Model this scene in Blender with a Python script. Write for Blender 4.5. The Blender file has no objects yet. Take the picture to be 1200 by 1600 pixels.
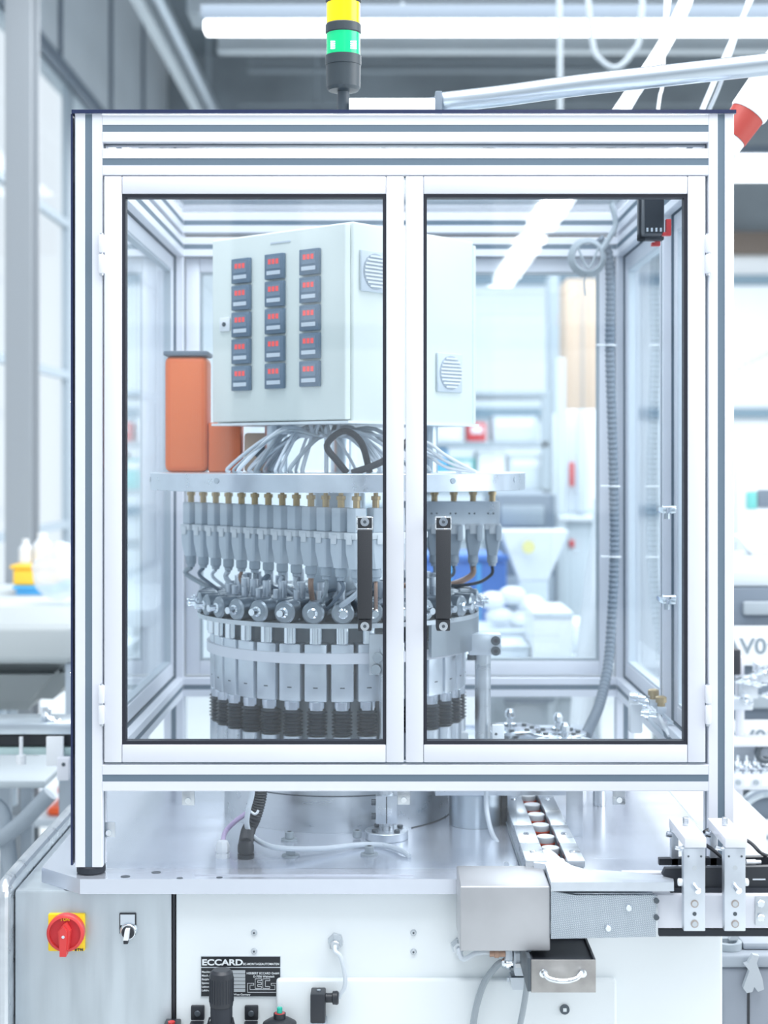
import bpy, bmesh, math, random
from mathutils import Vector, Matrix
random.seed(7)
scn = bpy.context.scene
COL = scn.collection

# ------------------------------------------------------------------ camera
CAMZ, CAMD, VX, VY = 1.55, 2.45, 604.0, 718.0
cd = bpy.data.cameras.new('camera'); cam = bpy.data.objects.new('camera', cd); COL.objects.link(cam)
cam.location = (0, -CAMD, CAMZ); cam.rotation_euler = (math.pi/2, 0, 0)
cd.sensor_fit = 'VERTICAL'; cd.sensor_height = 36.0; cd.lens = 2450/1600*36
cd.shift_x = -4/1600; cd.shift_y = -82/1600
cd.clip_end = 200
cd.dof.use_dof = True; cd.dof.focus_distance = CAMD+0.02; cd.dof.aperture_fstop = 3.4
scn.camera = cam
# ------------------------------------------------------------------ exposure, world, lights
scn.view_settings.view_transform = 'Standard'; scn.view_settings.look = 'None'
scn.view_settings.gamma = 1; scn.view_settings.use_curve_mapping = False
scn.view_settings.exposure = 0.05
scn.cycles.transparent_max_bounces = 24
scn.cycles.max_bounces = 10
w = bpy.data.worlds.new('overcast_daylight'); scn.world = w; w.use_nodes = True
bg = w.node_tree.nodes['Background']; bg.inputs[0].default_value = (0.84, 0.92, 1.0, 1); bg.inputs[1].default_value = 1.0
def area(name, loc, rot, sx, sy, power, col=(1, 1, 1)):
    l = bpy.data.lights.new(name, 'AREA'); l.shape = 'RECTANGLE'; l.size = sx; l.size_y = sy; l.energy = power; l.color = col
    o = bpy.data.objects.new(name, l); COL.objects.link(o); o.location = loc; o.rotation_euler = rot; return o
area('top_fill_over_machine', (0.3, -0.6, 4.3), (0, 0, 0), 3.0, 3.0, 180, (0.97, 0.98, 1.0))  # added overhead fill, brightens the table and enclosure interior; no skylight built
area('hall_fill', (1.2, 5.2, 3.3), (0, 0, 0), 4.6, 5.5, 330, (0.95, 0.98, 1.0))  # added fill below the roof beams, brightens the hall background
area('fill_from_right', (3.6, -0.4, 2.6), (0, math.radians(68), 0), 2.5, 3.0, 125, (0.98, 0.99, 1.0))  # added side fill, makes the control box's fan face brighter; source unseen

# ------------------------------------------------------------------ helpers
def S(Y): return (CAMD+Y)/CAMD
def P(px, py, Y): s = S(Y)/1000; return Vector(((px-VX)*s, Y, CAMZ+(VY-py)*s))
def tag(o, label=None, cat=None, group=None, kind=None):
    if label: o['label'] = label
    if cat: o['category'] = cat
    if group: o['group'] = group
    if kind: o['kind'] = kind
    return o
def thing(name, loc, label, cat, group=None):
    o = bpy.data.objects.new(name, None); COL.objects.link(o); o.location = loc; o.empty_display_size = 0.05
    return tag(o, label, cat, group)
def wloc(o):
    v = Vector((0, 0, 0))
    while o is not None: v += o.location; o = o.parent
    return v
def copy_tree(o, parent=None):
    c = o.copy(); COL.objects.link(c); c.parent = parent
    for ch in list(o.children): copy_tree(ch, c)
    return c
def catmull(pts, n=6, closed=False):
    pts = [Vector(p) for p in pts]
    if len(pts) < 3 and not closed: return pts
    out = []; m = len(pts)
    rng = range(m) if closed else range(m-1)
    for i in rng:
        g = (lambda k: pts[k % m]) if closed else (lambda k: pts[max(0, min(m-1, k))])
        p0, p1, p2, p3 = g(i-1), g(i), g(i+1), g(i+2)
        for j in range(n):
            t = j/n
            out.append(0.5*((2*p1)+(p2-p0)*t+(2*p0-5*p1+4*p2-p3)*t*t+(3*p1-p0-3*p2+p3)*t**3))
    if not closed: out.append(pts[-1])
    return out

class MB:
    def __init__(s, M=None): s.bm = bmesh.new(); s.M = M or Matrix.Identity(4)
    def _fin(s, vs): 
        for v in vs: v.co = s.M @ v.co
    def box(s, x0, x1, y0, y1, z0, z1, bev=0.0, seg=2, R=None):
        x0, x1 = min(x0, x1), max(x0, x1); y0, y1 = min(y0, y1), max(y0, y1); z0, z1 = min(z0, z1), max(z0, z1)
        r = bmesh.ops.create_cube(s.bm, size=1)
        vs = r['verts']
        for v in vs: v.co = Vector((x0+(v.co.x+.5)*(x1-x0), y0+(v.co.y+.5)*(y1-y0), z0+(v.co.z+.5)*(z1-z0)))
        if bev > 0:
            es = list({e for v in vs for e in v.link_edges})
            b = bmesh.ops.bevel(s.bm, geom=es, offset=min(bev, .45*min(x1-x0, y1-y0, z1-z0)), segments=seg, affect='EDGES', profile=0.5)
            vs = list({v for f in b['faces'] for v in f.verts} | {v for v in vs if v.is_valid})
        if R is not None:
            c = Vector(((x0+x1)/2, (y0+y1)/2, (z0+z1)/2))
            for v in vs: v.co = c + R @ (v.co-c)
        s._fin(vs); return s
    def ring(s, c, ax, u, r, n):
        v = ax.cross(u)
        return [s.bm.verts.new(s.M @ (c+(u*math.cos(2*math.pi*i/n)+v*math.sin(2*math.pi*i/n))*r)) for i in range(n)]
    def rings(s, rs, cap0=True, cap1=True, closed=False):
        n = len(rs[0])
        L = list(zip(rs, rs[1:]+([rs[0]] if closed else [])))
        if not closed: L = L[:len(rs)-1]
        for a, b in L:
            for i in range(n):
                s.bm.faces.new((a[i], a[(i+1) % n], b[(i+1) % n], b[i]))
        if not closed:
            if cap0: s.bm.faces.new(list(reversed(rs[0])))
            if cap1: s.bm.faces.new(rs[-1])
    def prof(s, p0, p1, pr, n=20, cap=True):
        """lathe along p0->p1; pr list of (t in metres along, r)"""
        p0, p1 = Vector(p0), Vector(p1); ax = (p1-p0).normalized()
        u = ax.orthogonal().normalized()
        s.rings([s.ring(p0+ax*t, ax, u, max(r, 1e-5), n) for t, r in pr], cap, cap); return s
    def cyl(s, p0, p1, r, r2=None, n=20, bev=0.0):
        p0, p1 = Vector(p0), Vector(p1); L = (p1-p0).length; r2 = r if r2 is None else r2
        if bev: pr = [(0, r-bev), (bev, r), (L-bev, r2), (L, r2-bev)]
        else: pr = [(0, r), (L, r2)]
        return s.prof(p0, p1, pr, n)
    def tube(s, pts, r, n=8, sub=6, closed=False, rf=None):
        pts = catmull(pts, sub, closed) if sub > 1 else [Vector(p) for p in pts]
        m = len(pts); rs = []; u = None; acc = 0
        for i, p in enumerate(pts):
            if closed: t = (pts[(i+1) % m]-pts[i-1]).normalized()
            else: t = (pts[min(i+1, m-1)]-pts[max(i-1, 0)]).normalized()
            if u is None: u = t.orthogonal().normalized()
            u = (u - t*u.dot(t)).normalized()
            if i: acc += (p-pts[i-1]).length
            rs.append(s.ring(p, t, u, r if rf is None else rf(i, acc), n))
        s.rings(rs, closed=closed); return s
    def corr(s, pts, r, pitch=.006, amp=.12, n=12):
        c = catmull(pts, 12); L = [0]
        for a, b in zip(c, c[1:]): L.append(L[-1]+(b-a).length)
        N = max(4, int(L[-1]/pitch*2)); out = []; j = 0
        for k in range(N+1):
            d = L[-1]*k/N
            while j < len(L)-2 and L[j+1] < d: j += 1
            t = (d-L[j])/max(1e-9, L[j+1]-L[j]); out.append(c[j].lerp(c[j+1], t))
        return s.tube(out, r, n, 1, rf=lambda i, a: r*(1+amp*(1 if i % 2 else -1)))
    def prism(s, poly, d0, d1, axis='Z'):
        def m(a, b, d):
            return Vector((a, b, d)) if axis == 'Z' else Vector((a, d, b)) if axis == 'Y' else Vector((d, a, b))
        A = [s.bm.verts.new(s.M @ m(a, b, d0)) for a, b in poly]; B = [s.bm.verts.new(s.M @ m(a, b, d1)) for a, b in poly]
        n = len(poly)
        for i in range(n): s.bm.faces.new((A[i], A[(i+1) % n], B[(i+1) % n], B[i]))
        s.bm.faces.new(list(reversed(A))); s.bm.faces.new(B); return s
    def sph(s, c, r, sc=(1, 1, 1), n=14):
        q = bmesh.ops.create_uvsphere(s.bm, u_segments=n, v_segments=max(6, n//2), radius=r)
        for v in q['verts']: v.co = s.M @ (Vector(c)+Vector((v.co.x*sc[0], v.co.y*sc[1], v.co.z*sc[2])))
        return s
    def lathe(s, c, pr, n=32, cap=True):
        c = Vector(c); u = Vector((1, 0, 0)); ax = Vector((0, 0, 1))
        s.rings([s.ring(c+ax*z, ax, u, max(r, 1e-5), n) for r, z in pr], cap, cap); return s
    def tubering(s, c, ro, ri, z0, z1, n=48, a0=None):
        """hollow ring"""
        c = Vector(c); u = Vector((1, 0, 0)); ax = Vector((0, 0, 1))
        s.rings([s.ring(c+ax*z, ax, u, r, n) for r, z in ((ro, z0), (ro, z1), (ri, z1), (ri, z0))], closed=True); return s
    def build(s, name, mat, parent=None, ang=35, loc=None):
        bm = s.bm
        bmesh.ops.recalc_face_normals(bm, faces=bm.faces[:])
        if parent is not None: off = wloc(parent)
        elif loc is not None: off = Vector(loc)
        else:
            xs = [v.co.x for v in bm.verts]; ys = [v.co.y for v in bm.verts]; zs = [v.co.z for v in bm.verts]
            off = Vector(((min(xs)+max(xs))/2, (min(ys)+max(ys))/2, min(zs)))
        for v in bm.verts: v.co -= off
        a = math.radians(ang)
        for f in bm.faces: f.smooth = True
        for e in bm.edges:
            if len(e.link_faces) == 2 and e.calc_face_angle(0) > a: e.smooth = False
        me = bpy.data.meshes.new(name); bm.to_mesh(me); bm.free()
        me.materials.append(mat)
        o = bpy.data.objects.new(name, me); COL.objects.link(o)
        if parent is not None: o.parent = parent
        else: o.location = off
        return o
def text(body, size, pos, mat, name, parent, sx=1.0, bold=0.0, align='LEFT', ext=.0004, M=None):
    c = bpy.data.curves.new(name, 'FONT'); c.body = body; c.size = size; c.extrude = ext; c.offset = bold; c.align_x = align
    t = bpy.data.objects.new(name, c); COL.objects.link(t); bpy.context.view_layer.update()
    me = bpy.data.meshes.new_from_object(t.evaluated_get(bpy.context.evaluated_depsgraph_get()))
    bpy.data.objects.remove(t)
    R = (M or Matrix.Identity(4)) @ Matrix.Rotation(math.pi/2, 4, 'X') @ Matrix.Diagonal((sx, 1, 1, 1))
    off = Vector(pos) - (wloc(parent) if parent is not None else Vector((0, 0, 0)))
    me.transform(Matrix.Translation(off) @ R)
    me.materials.clear(); me.materials.append(mat); me.name = name
    o = bpy.data.objects.new(name, me); COL.objects.link(o); o.parent = parent; return o

# ------------------------------------------------------------------ materials
def nd(nt, t, **k):
    n = nt.nodes.new(t)
    for a, b in k.items(): setattr(n, a, b)
    return n
def mat(name, col, rough=.5, metal=0.0, var=0.0, vs=20, bump=0.0, bs=200, stretch=None, emis=None, es=0, spec=.5, rvar=0, trans=0, alpha=1):
    m = bpy.data.materials.new(name); m.use_nodes = True; nt = m.node_tree; b = nt.nodes['Principled BSDF']
    b.inputs['Base Color'].default_value = (*col, 1); b.inputs['Roughness'].default_value = rough; b.inputs['Metallic'].default_value = metal
    b.inputs['Specular IOR Level'].default_value = spec
    if trans: b.inputs['Transmission Weight'].default_value = trans
    if alpha < 1: b.inputs['Alpha'].default_value = alpha
    if emis: b.inputs['Emission Color'].default_value = (*emis, 1); b.inputs['Emission Strength'].default_value = es
    if var or bump or rvar:
        tc = nd(nt, 'ShaderNodeTexCoord'); mp = nd(nt, 'ShaderNodeMapping'); nt.links.new(tc.outputs['Object'], mp.inputs[0])
        if stretch: mp.inputs['Scale'].default_value = stretch
        nz = nd(nt, 'ShaderNodeTexNoise'); nz.inputs['Scale'].default_value = vs; nz.inputs['Detail'].default_value = 5
        nt.links.new(mp.outputs[0], nz.inputs['Vector'])
        if var:
            mr = nd(nt, 'ShaderNodeMapRange'); mr.inputs[1].default_value = .3; mr.inputs[2].default_value = .7; mr.inputs[3].default_value = 1-var; mr.inputs[4].default_value = 1+var*.5
            nt.links.new(nz.outputs[0], mr.inputs[0])
            mx = nd(nt, 'ShaderNodeVectorMath', operation='SCALE'); mx.inputs[0].default_value = col
            nt.links.new(mr.outputs[0], mx.inputs['Scale']); nt.links.new(mx.outputs[0], b.inputs['Base Color'])
        if rvar:
            mr = nd(nt, 'ShaderNodeMapRange'); mr.inputs[1].default_value = .3; mr.inputs[2].default_value = .7; mr.inputs[3].default_value = max(.02, rough-rvar); mr.inputs[4].default_value = rough+rvar
            nt.links.new(nz.outputs[0], mr.inputs[0]); nt.links.new(mr.outputs[0], b.inputs['Roughness'])
        if bump:
            nb = nd(nt, 'ShaderNodeTexNoise'); nb.inputs['Scale'].default_value = bs; nt.links.new(mp.outputs[0], nb.inputs['Vector'])
            bp = nd(nt, 'ShaderNodeBump'); bp.inputs['Strength'].default_value = bump; bp.inputs['Distance'].default_value = .001
            nt.links.new(nb.outputs[0], bp.inputs['Height']); nt.links.new(bp.outputs[0], b.inputs['Normal'])
    return m
def glass(name, tint=(.96, .985, 1), refl=1.0, f0=.045, fmax=1.0):
    m = bpy.data.materials.new(name); m.use_nodes = True; nt = m.node_tree; nt.nodes.remove(nt.nodes['Principled BSDF'])
    out = nt.nodes['Material Output']; tr = nd(nt, 'ShaderNodeBsdfTransparent'); tr.inputs[0].default_value = (*tint, 1)
    gl = nd(nt, 'ShaderNodeBsdfGlossy'); gl.inputs['Roughness'].default_value = .01; gl.inputs[0].default_value = (refl, refl, refl, 1)
    ge = nd(nt, 'ShaderNodeNewGeometry'); dt = nd(nt, 'ShaderNodeVectorMath', operation='DOT_PRODUCT')
    nt.links.new(ge.outputs['Normal'], dt.inputs[0]); nt.links.new(ge.outputs['Incoming'], dt.inputs[1])
    def mth(op, a, b=None):
        n = nd(nt, 'ShaderNodeMath', operation=op)
        for i, x in enumerate((a, b)):
            if x is None: continue
            if isinstance(x, (int, float)): n.inputs[i].default_value = x
            else: nt.links.new(x, n.inputs[i])
        return n.outputs[0]
    f = mth('ADD', mth('MULTIPLY', mth('POWER', mth('SUBTRACT', 1.0, mth('ABSOLUTE', dt.outputs['Value'])), 5.0), fmax-f0), f0)
    mx = nd(nt, 'ShaderNodeMixShader'); nt.links.new(f, mx.inputs[0]); nt.links.new(tr.outputs[0], mx.inputs[1]); nt.links.new(gl.outputs[0], mx.inputs[2])
    nt.links.new(mx.outputs[0], out.inputs[0]); return m
ALU = mat('anodised_aluminium', (.74, .76, .82), .42, .1, var=.02, vs=8)
GROOVE = mat('grey_cover_strip', (.14, .19, .24), .75, spec=.2)
WINGL = glass('window_glass', (.99, 1, 1), 1, .02, .10)
GASK = mat('black_gasket', (.012, .014, .025), .5)
NAVY = mat('dark_edge_acrylic', (.015, .025, .08), .25)
GLASS = glass('clear_pane'); ACR = glass('clear_acrylic', (.98, .99, 1.0), 1, .025)
STEEL = mat('brushed_steel', (.62, .66, .70), .34, .9, var=.08, vs=6, stretch=(1, 8, 8), rvar=.1)
STEELV = mat('brushed_steel_sheet', (.60, .66, .70), .42, .8, var=.07, vs=5, stretch=(9, 9, 1), rvar=.08)
MACH = mat('machined_aluminium', (.66, .71, .77), .33, .75, var=.08, vs=25, rvar=.08)
PLATE = mat('milled_plate', (.70, .74, .82), .21, .65, var=.03, vs=4, stretch=(1, 4, 1), rvar=.04)
CHROME = mat('polished_steel', (.82, .86, .9), .12, 1.0)
DSTEEL = mat('blackened_steel', (.10, .12, .14), .4, .6)
BLACK = mat('black_plastic', (.022, .026, .034), .42)
RUBBER = mat('black_rubber', (.02, .025, .035), .65)
HANDLE = mat('black_handle_plastic', (.025, .028, .034), .5, bump=.3, bs=900)
WPAINT = mat('white_painted_metal', (.80, .85, .87), .45, var=.015, vs=4)
IVORY = mat('ivory_painted_metal', (.76, .81, .77), .5)
WPLAS = mat('white_plastic', (.80, .83, .86), .4)
GPLAS = mat('grey_plastic', (.42, .48, .54), .5)
LGREY = mat('light_grey_plastic', (.62, .68, .74), .5)
ORANGE = mat('orange_perforated_metal', (.86, .20, .05), .5)
RED = mat('red_plastic', (.66, .05, .05), .35)
DRED = mat('dark_red_plastic', (.55, .02, .03), .4)
YEL = mat('yellow_plastic', (.95, .66, .01), .4)
BRASS = mat('brass', (.50, .37, .20), .35, .8)
BELL = mat('bellows_rubber', (.012, .022, .035), .4)
CLAMPM = mat('clamp_steel', (.34, .38, .42), .32, .8)
COPPER = mat('brown_tube', (.42, .27, .2), .35, .3)
GALV = mat('galvanised_pipe', (.58, .65, .71), .3, .9)
CABLE = mat('pale_grey_cable', (.62, .68, .74), .45)
GCABLE = mat('grey_cable', (.35, .40, .44), .45)
LILAC = mat('lilac_cable', (.52, .42, .62), .45)
SLATE = mat('slate_painted_metal', (.16, .20, .25), .55)
MGREY = mat('mid_grey_painted_metal', (.33, .38, .42), .55)
PGREY = mat('pale_grey_painted_metal', (.58, .64, .68), .5, var=.04, vs=3)
BLUE = mat('blue_plastic', (.09, .22, .62), .5)
SKYB = mat('sky_blue_plastic', (.10, .45, .80), .5)
AMBER = mat('amber_plastic', (.98, .58, .05), .45)
REDOR = mat('red_orange_paint', (.95, .13, .03), .4)
TAN = mat('tan_painted_metal', (.62, .46, .34), .6)
TEAL = mat('teal_plastic', (.15, .50, .48), .5)
SHEET = mat('white_shutter', (.86, .90, .93), .55, var=.02, vs=2)
BAG = mat('plastic_bag_film', (.80, .86, .93), .3, alpha=.55)
def hatch():
    m = mat('knurled_aluminium', (.68, .73, .78), .4, .6); nt = m.node_tree; b = nt.nodes['Principled BSDF']
    tc = nd(nt, 'ShaderNodeTexCoord'); mp = nd(nt, 'ShaderNodeMapping'); mp.inputs['Rotation'].default_value = (0, math.radians(38), 0)
    nt.links.new(tc.outputs['Object'], mp.inputs[0]); ck = nd(nt, 'ShaderNodeTexBrick'); ck.inputs['Scale'].default_value = 130
    rx = nd(nt, 'ShaderNodeMapping'); rx.inputs['Rotation'].default_value = (math.pi/2, 0, 0); nt.links.new(mp.outputs[0], rx.inputs[0]); nt.links.new(rx.outputs[0], ck.inputs[0])
    ck.inputs['Color1'].default_value = (1, 1, 1, 1); ck.inputs['Color2'].default_value = (1, 1, 1, 1); ck.inputs['Mortar'].default_value = (0, 0, 0, 1); ck.inputs['Mortar Size'].default_value = .07
    bp = nd(nt, 'ShaderNodeBump'); bp.inputs['Strength'].default_value = .6; bp.inputs['Distance'].default_value = .0008
    nt.links.new(ck.outputs[0], bp.inputs['Height']); nt.links.new(bp.outputs[0], b.inputs['Normal'])
    mr = nd(nt, 'ShaderNodeMix', data_type='RGBA'); mr.inputs[6].default_value = (.30, .36, .42, 1); mr.inputs[7].default_value = (.74, .79, .84, 1)
    nt.links.new(ck.outputs[0], mr.inputs[0]); nt.links.new(mr.outputs[2], b.inputs['Base Color']); return m
HATCH = hatch()
def perf():
    m = ORANGE; nt = m.node_tree; b = nt.nodes['Principled BSDF']; tc = nd(nt, 'ShaderNodeTexCoord'); vo = nd(nt, 'ShaderNodeTexVoronoi'); vo.inputs['Scale'].default_value = 260; vo.inputs['Randomness'].default_value = 0
    nt.links.new(tc.outputs['Object'], vo.inputs['Vector']); mr = nd(nt, 'ShaderNodeMapRange'); mr.inputs[1].default_value = .25; mr.inputs[2].default_value = .35
    nt.links.new(vo.outputs['Distance'], mr.inputs[0]); mx = nd(nt, 'ShaderNodeMix', data_type='RGBA'); mx.inputs[6].default_value = (.88, .30, .12, 1); mx.inputs[7].default_value = (.82, .16, .035, 1)
    nt.links.new(mr.outputs[0], mx.inputs[0]); nt.links.new(mx.outputs[2], b.inputs['Base Color'])
perf()
LAMP = mat('lamp_diffuser', (1, 1, 1), .5, emis=(.97, .99, 1), es=3.2)
LAMPB = mat('rear_lamp_diffuser', (1, 1, 1), .5, emis=(.97, .99, 1), es=28)
GREENL = mat('green_lens', (0, .42, .16), .25, emis=(0, .62, .26), es=.5)
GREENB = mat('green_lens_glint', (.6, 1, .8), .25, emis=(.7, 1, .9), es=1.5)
YELL = mat('yellow_lens', (.98, .72, 0), .25, emis=(1, .72, 0), es=.25)
DISP = mat('red_display', (.3, .02, .02), .3, emis=(1, .16, .16), es=.7)
METERM = mat('meter_housing', (.15, .21, .28), .45)
METERF = mat('meter_face', (.20, .27, .35), .3)
SIGNG = mat('sign_grey_lettering', (.22, .27, .31), .6)
# ================================================================== THE HALL
def struct(mb, name, m, **k): return tag(mb.build(name, m, **k), kind='structure')
FLOORM = mat('sealed_concrete_floor', (.62, .64, .64), .45, var=.05, vs=1.2)
CEILM = mat('dark_ceiling', (.20, .24, .27), .8, var=.15, vs=2)
CLADM = mat('grey_wall_cladding', (.60, .66, .71), .7, var=.05, vs=2)
WFRAME = mat('grey_window_frame', (.36, .43, .49), .5)
WALLM = mat('white_wall', (.78, .83, .87), .6)
UWALL = mat('slate_upper_wall', (.31, .36, .40), .8, var=.3, vs=1.5)
struct(MB().box(-8, 9, -14, 13, -.08, 0), 'floor', FLOORM)
struct(MB().box(-1.8, 9, .9, 9.2, 4.5, 4.6), 'ceiling', CEILM)
# unseen piers and parapet behind the camera, added for dark bands in reflections
mb = MB().box(-8, 9, -13.95, -13.75, 0, 1.0)
for k in range(9): mb.box(-7.6+2.0*k, -6.9+2.0*k, -13.95, -13.75, 1.0, 6.0)
mb.box(-8, 9, -13.95, -13.75, 2.7, 2.95)
struct(mb, 'reflection_piers', SLATE)
# back wall: white below, slate above
mb = MB().box(-1.75, 9, 9.0, 9.15, 0, 3.12); struct(mb, 'wall_back', WALLM)
struct(MB().box(-1.75, 9, 9.0, 9.15, 3.121, 4.5), 'trim_1', UWALL)
struct(MB().box(-1.58, 9, 8.9, 8.999, 3.04, 3.2), 'trim_2', mat('brown_trim', (.18, .15, .13), .7))
# dark joints of the white shutters on the back wall
mb = MB()
for z in (2.86, 1.89, 1.18): mb.box(-.5, 6.5, 8.96, 8.999, z-.035, z+.035)
struct(mb, 'trim_3', mat('blue_grey_joint', (.20, .30, .38), .6))
# left wall: window wall at x=-1.6, openings between sill, posts and cladding
XW = -1.6
struct(MB().box(XW-.15, XW, 1.0, 9.0, 0, .80), 'wall_left', WALLM)
struct(MB().box(XW-.15, XW, 1.0, 9.0, 3.50, 4.5), 'trim_4', CLADM)
struct(MB().box(XW, XW+.03, 1.0, 9.0, 3.44, 3.50), 'trim_5', SLATE)
bays = [(1.0, 3.95), (3.95, 5.6), (5.6, 7.25), (7.25, 8.98)]
for i, (a, b) in enumerate(bays):
    fr = MB()
    for y in (a+.03, b-.03): fr.box(XW-.055, XW-.02, y-.03, y+.03, .84, 3.5)
    for z in (.82, 1.22, 1.98, 2.75, 3.46): fr.box(XW-.052, XW-.022, a, b, z-.02, z+.02)
    fo = struct(fr, 'window_%d' % (i+1), WFRAME)
    p = MB().box(XW-.055, XW-.045, a+.03, b-.03, .84, 3.48).build('window_pane', WINGL, fo)
mb = MB()
for y in (5.2, 6.6, 7.8): mb.box(XW+.001, XW+.02, y-.012, y+.012, 3.50, 4.5)
struct(mb, 'trim_6', SLATE)
y = 3.05
c = MB().box(-1.322, -1.232, y-.07, y-.058, 0, 4.5).box(-1.322, -1.232, y+.058, y+.07, 0, 4.5).box(-1.282, -1.272, y-.059, y+.059, 0, 4.5)
struct(c, 'trim_7', mat('grey_column_paint', (.30, .33, .36), .5))
# longitudinal crane rail / tray high on the left
mb = MB().box(-1.16, -1.10, 1.5, 8.95, 3.62, 3.70, .01)
ct = tag(mb.build('cable_tray', PGREY), 'pale grey cable tray and pipe running under the ceiling at upper left', 'cable tray')
MB().cyl((-1.02, 1.5, 3.62), (-1.02, 8.95, 3.62), .03).build('conduit_pipe', GALV, ct)
for y in (2.5, 5, 7.5): MB().cyl((-1.13, y, 3.7), (-1.13, y, 4.5), .012).build('hanger_rod', MGREY, ct)

# ---- roof steelwork and services across the hall
def beam(name, x0, x1, y, z, h, d, m, label, cat):
    mb = MB().box(x0, x1, y-d/2, y+d/2, z-.015, z).box(x0, x1, y-d/2, y+d/2, z+h-.015, z+h).box(x0, x1, y-.01, y+.01, z, z+h)
    mb.cyl((x0+.5, y, z+h), (x0+.5, y, 4.5), .01).cyl((x1-1, y, z+h), (x1-1, y, 4.5), .01)
    return tag(mb.build(name, m), label, cat)
beam('ceiling_beam', -.95, 8, 6.4, 3.86, .10, .10, PGREY, 'pale steel beam under the ceiling, just below the long lamp row in view', 'beam')
beam('ceiling_beam', -.95, 8, 7.6, 3.76, .06, .10, MGREY, 'grey steel beam far back, lowest of the horizontal beams above the enclosure', 'beam')
beam('ceiling_beam', -.95, 8, 8.3, 4.22, .06, .08, MGREY, 'thin grey beam nearest the slate back wall under the ceiling', 'beam')
mb = MB().box(-.9, 7.5, 4.6, 4.85, 3.555, 3.70, .01)
cdk = tag(mb.build('cable_duct', MGREY), 'long grey duct running above the lamp row at the top of the picture', 'duct')
for x in (-.8, 2, 5): MB().cyl((x, 4.72, 3.70), (x, 4.72, 4.5), .01).build('hanger_rod', MGREY, cdk)
t = thing('wall_crate', (.6, 8.8, 3.3), 'pale ventilation box with louvres high on the back wall', 'ventilation unit')
MB().box(.1, 1.1, 8.7, 8.95, 3.40, 3.78, .01).build('housing', PGREY, t)
MB().box(.75, 1.0, 8.68, 8.70, 3.45, 3.73).build('grille', MGREY, t)

def lamp_row(name, loc, L, wid, h, m, label, rot=0, drop=.8):
    t = thing(name, loc, label, 'ceiling lamp')
    x, y, z = loc
    if rot:
        MB().box(x-wid*.7, x+wid*.7, y, y+L, z+.01, z+.05, .005).build('housing', WPAINT, t)
        MB().box(x-wid/2, x+wid/2, y+.02, y+L-.02, z-h, z+.01, .01).build('diffuser', m, t)
        for k in range(3): MB().cyl((x, y+L*(k+.5)/3, z+.05), (x, y+L*(k+.5)/3, z+drop), .006).build('hanger', GCABLE, t)
    else:
        MB().box(x, x+L, y-wid*.7, y+wid*.7, z+h, z+h+.05, .005).build('housing', SLATE, t)
        MB().box(x+.01, x+L-.01, y-wid/2, y+wid/2, z, z+h, .01).build('diffuser', m, t)
        for k in range(3): MB().cyl((x+L*(k+.5)/3, y, z+h+.05), (x+L*(k+.5)/3, y, z+drop), .006).build('hanger', GCABLE, t)
    return t
# visible rows
a = P(316, 54, 3.55); lamp_row('ceiling_lamp', (a.x, 3.55, a.z), 4.6, .08, .050, LAMP, 'long glowing lamp row crossing the top of the picture behind the signal tower', drop=4.5-a.z)
a = P(1135, 281, 7.0); lamp_row('ceiling_lamp', (a.x, 7.0, a.z), 3.6, .12, .14, LAMP, 'glowing ceiling lamp at right between the enclosure post and picture edge', drop=4.5-a.z)
a = P(640, 470, 8.2)
# row running away behind the photographer, mirrored in the right door pane
for y0, y1 in ((-13.8, -10.6), (-10.0, -6.4)):
    x = 1.22
    lamp_row('ceiling_lamp', (x, y0, 3.42), y1-y0, .20, .05, LAMPB, 'ceiling lamp %s mirrored as a slanted streak in the right door pane' % ('nearest the photographer,' if y1 > -8 else 'farther behind the photographer,'), rot=1)

# ================================================================== MACHINE BASE
TZ = .90
base = thing('machine_cabinet', (0, .5, 0), 'stainless and white machine cabinet under the milled steel table plate', 'machine cabinet')
MB().prism([(-.475, -.02), (.553, -.02), (.553, 1.09), (-.55, 1.09), (-.55, .05)], TZ-.0235, TZ-.0002).build('table_plate', PLATE, base)
# thin raised sheet on the left part of the plate
MB().prism([(-.30, .0), (.0435, .0), (.0435, .52), (-.30, .52)], TZ, TZ+.0015).build('base_sheet', PLATE, base)
MB().box(-.583, -.3355, .004, 1.07, .0, TZ-.0236, .006).build('steel_cabinet', STEELV, base)
MB().box(-.3345, -.3315, .006, .05, .05, TZ-.024).build('dark_joint', BLACK, base)
MB().box(-.3305, .5265, .004, 1.07, .05, TZ-.0236, .006).build('white_cabinet', WPAINT, base)
p = MB().box(-.172, .3585, -.010, .0035, .10, .741, .005, 3).build('door_panel', WPAINT, base)
mb = MB().cyl((.277, -.0102, .695), (.277, -.014, .695), .0075); l = mb.build('panel_lock', DSTEEL, p)
MB().box(.2743, .2797, -.0149, -.0142, .6923, .6977).build('lock_pin', WPAINT, l)
# left side cover with its rolled edge
mb = MB().prism([(-.02, .0), (-.02, .868), (.0, .888), (.9, .888), (.9, 0)], -.605, -.5835, 'X')
sp = mb.build('side_cover', STEEL, base)
MB().tube([(-.592, -.03, .10), (-.592, -.03, .60), (-.592, -.03, .855), (-.592, -.015, .882), (-.592, .03, .892), (-.592, .5, .892)], .010, 10).build('rolled_edge', STEEL, base)
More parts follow.
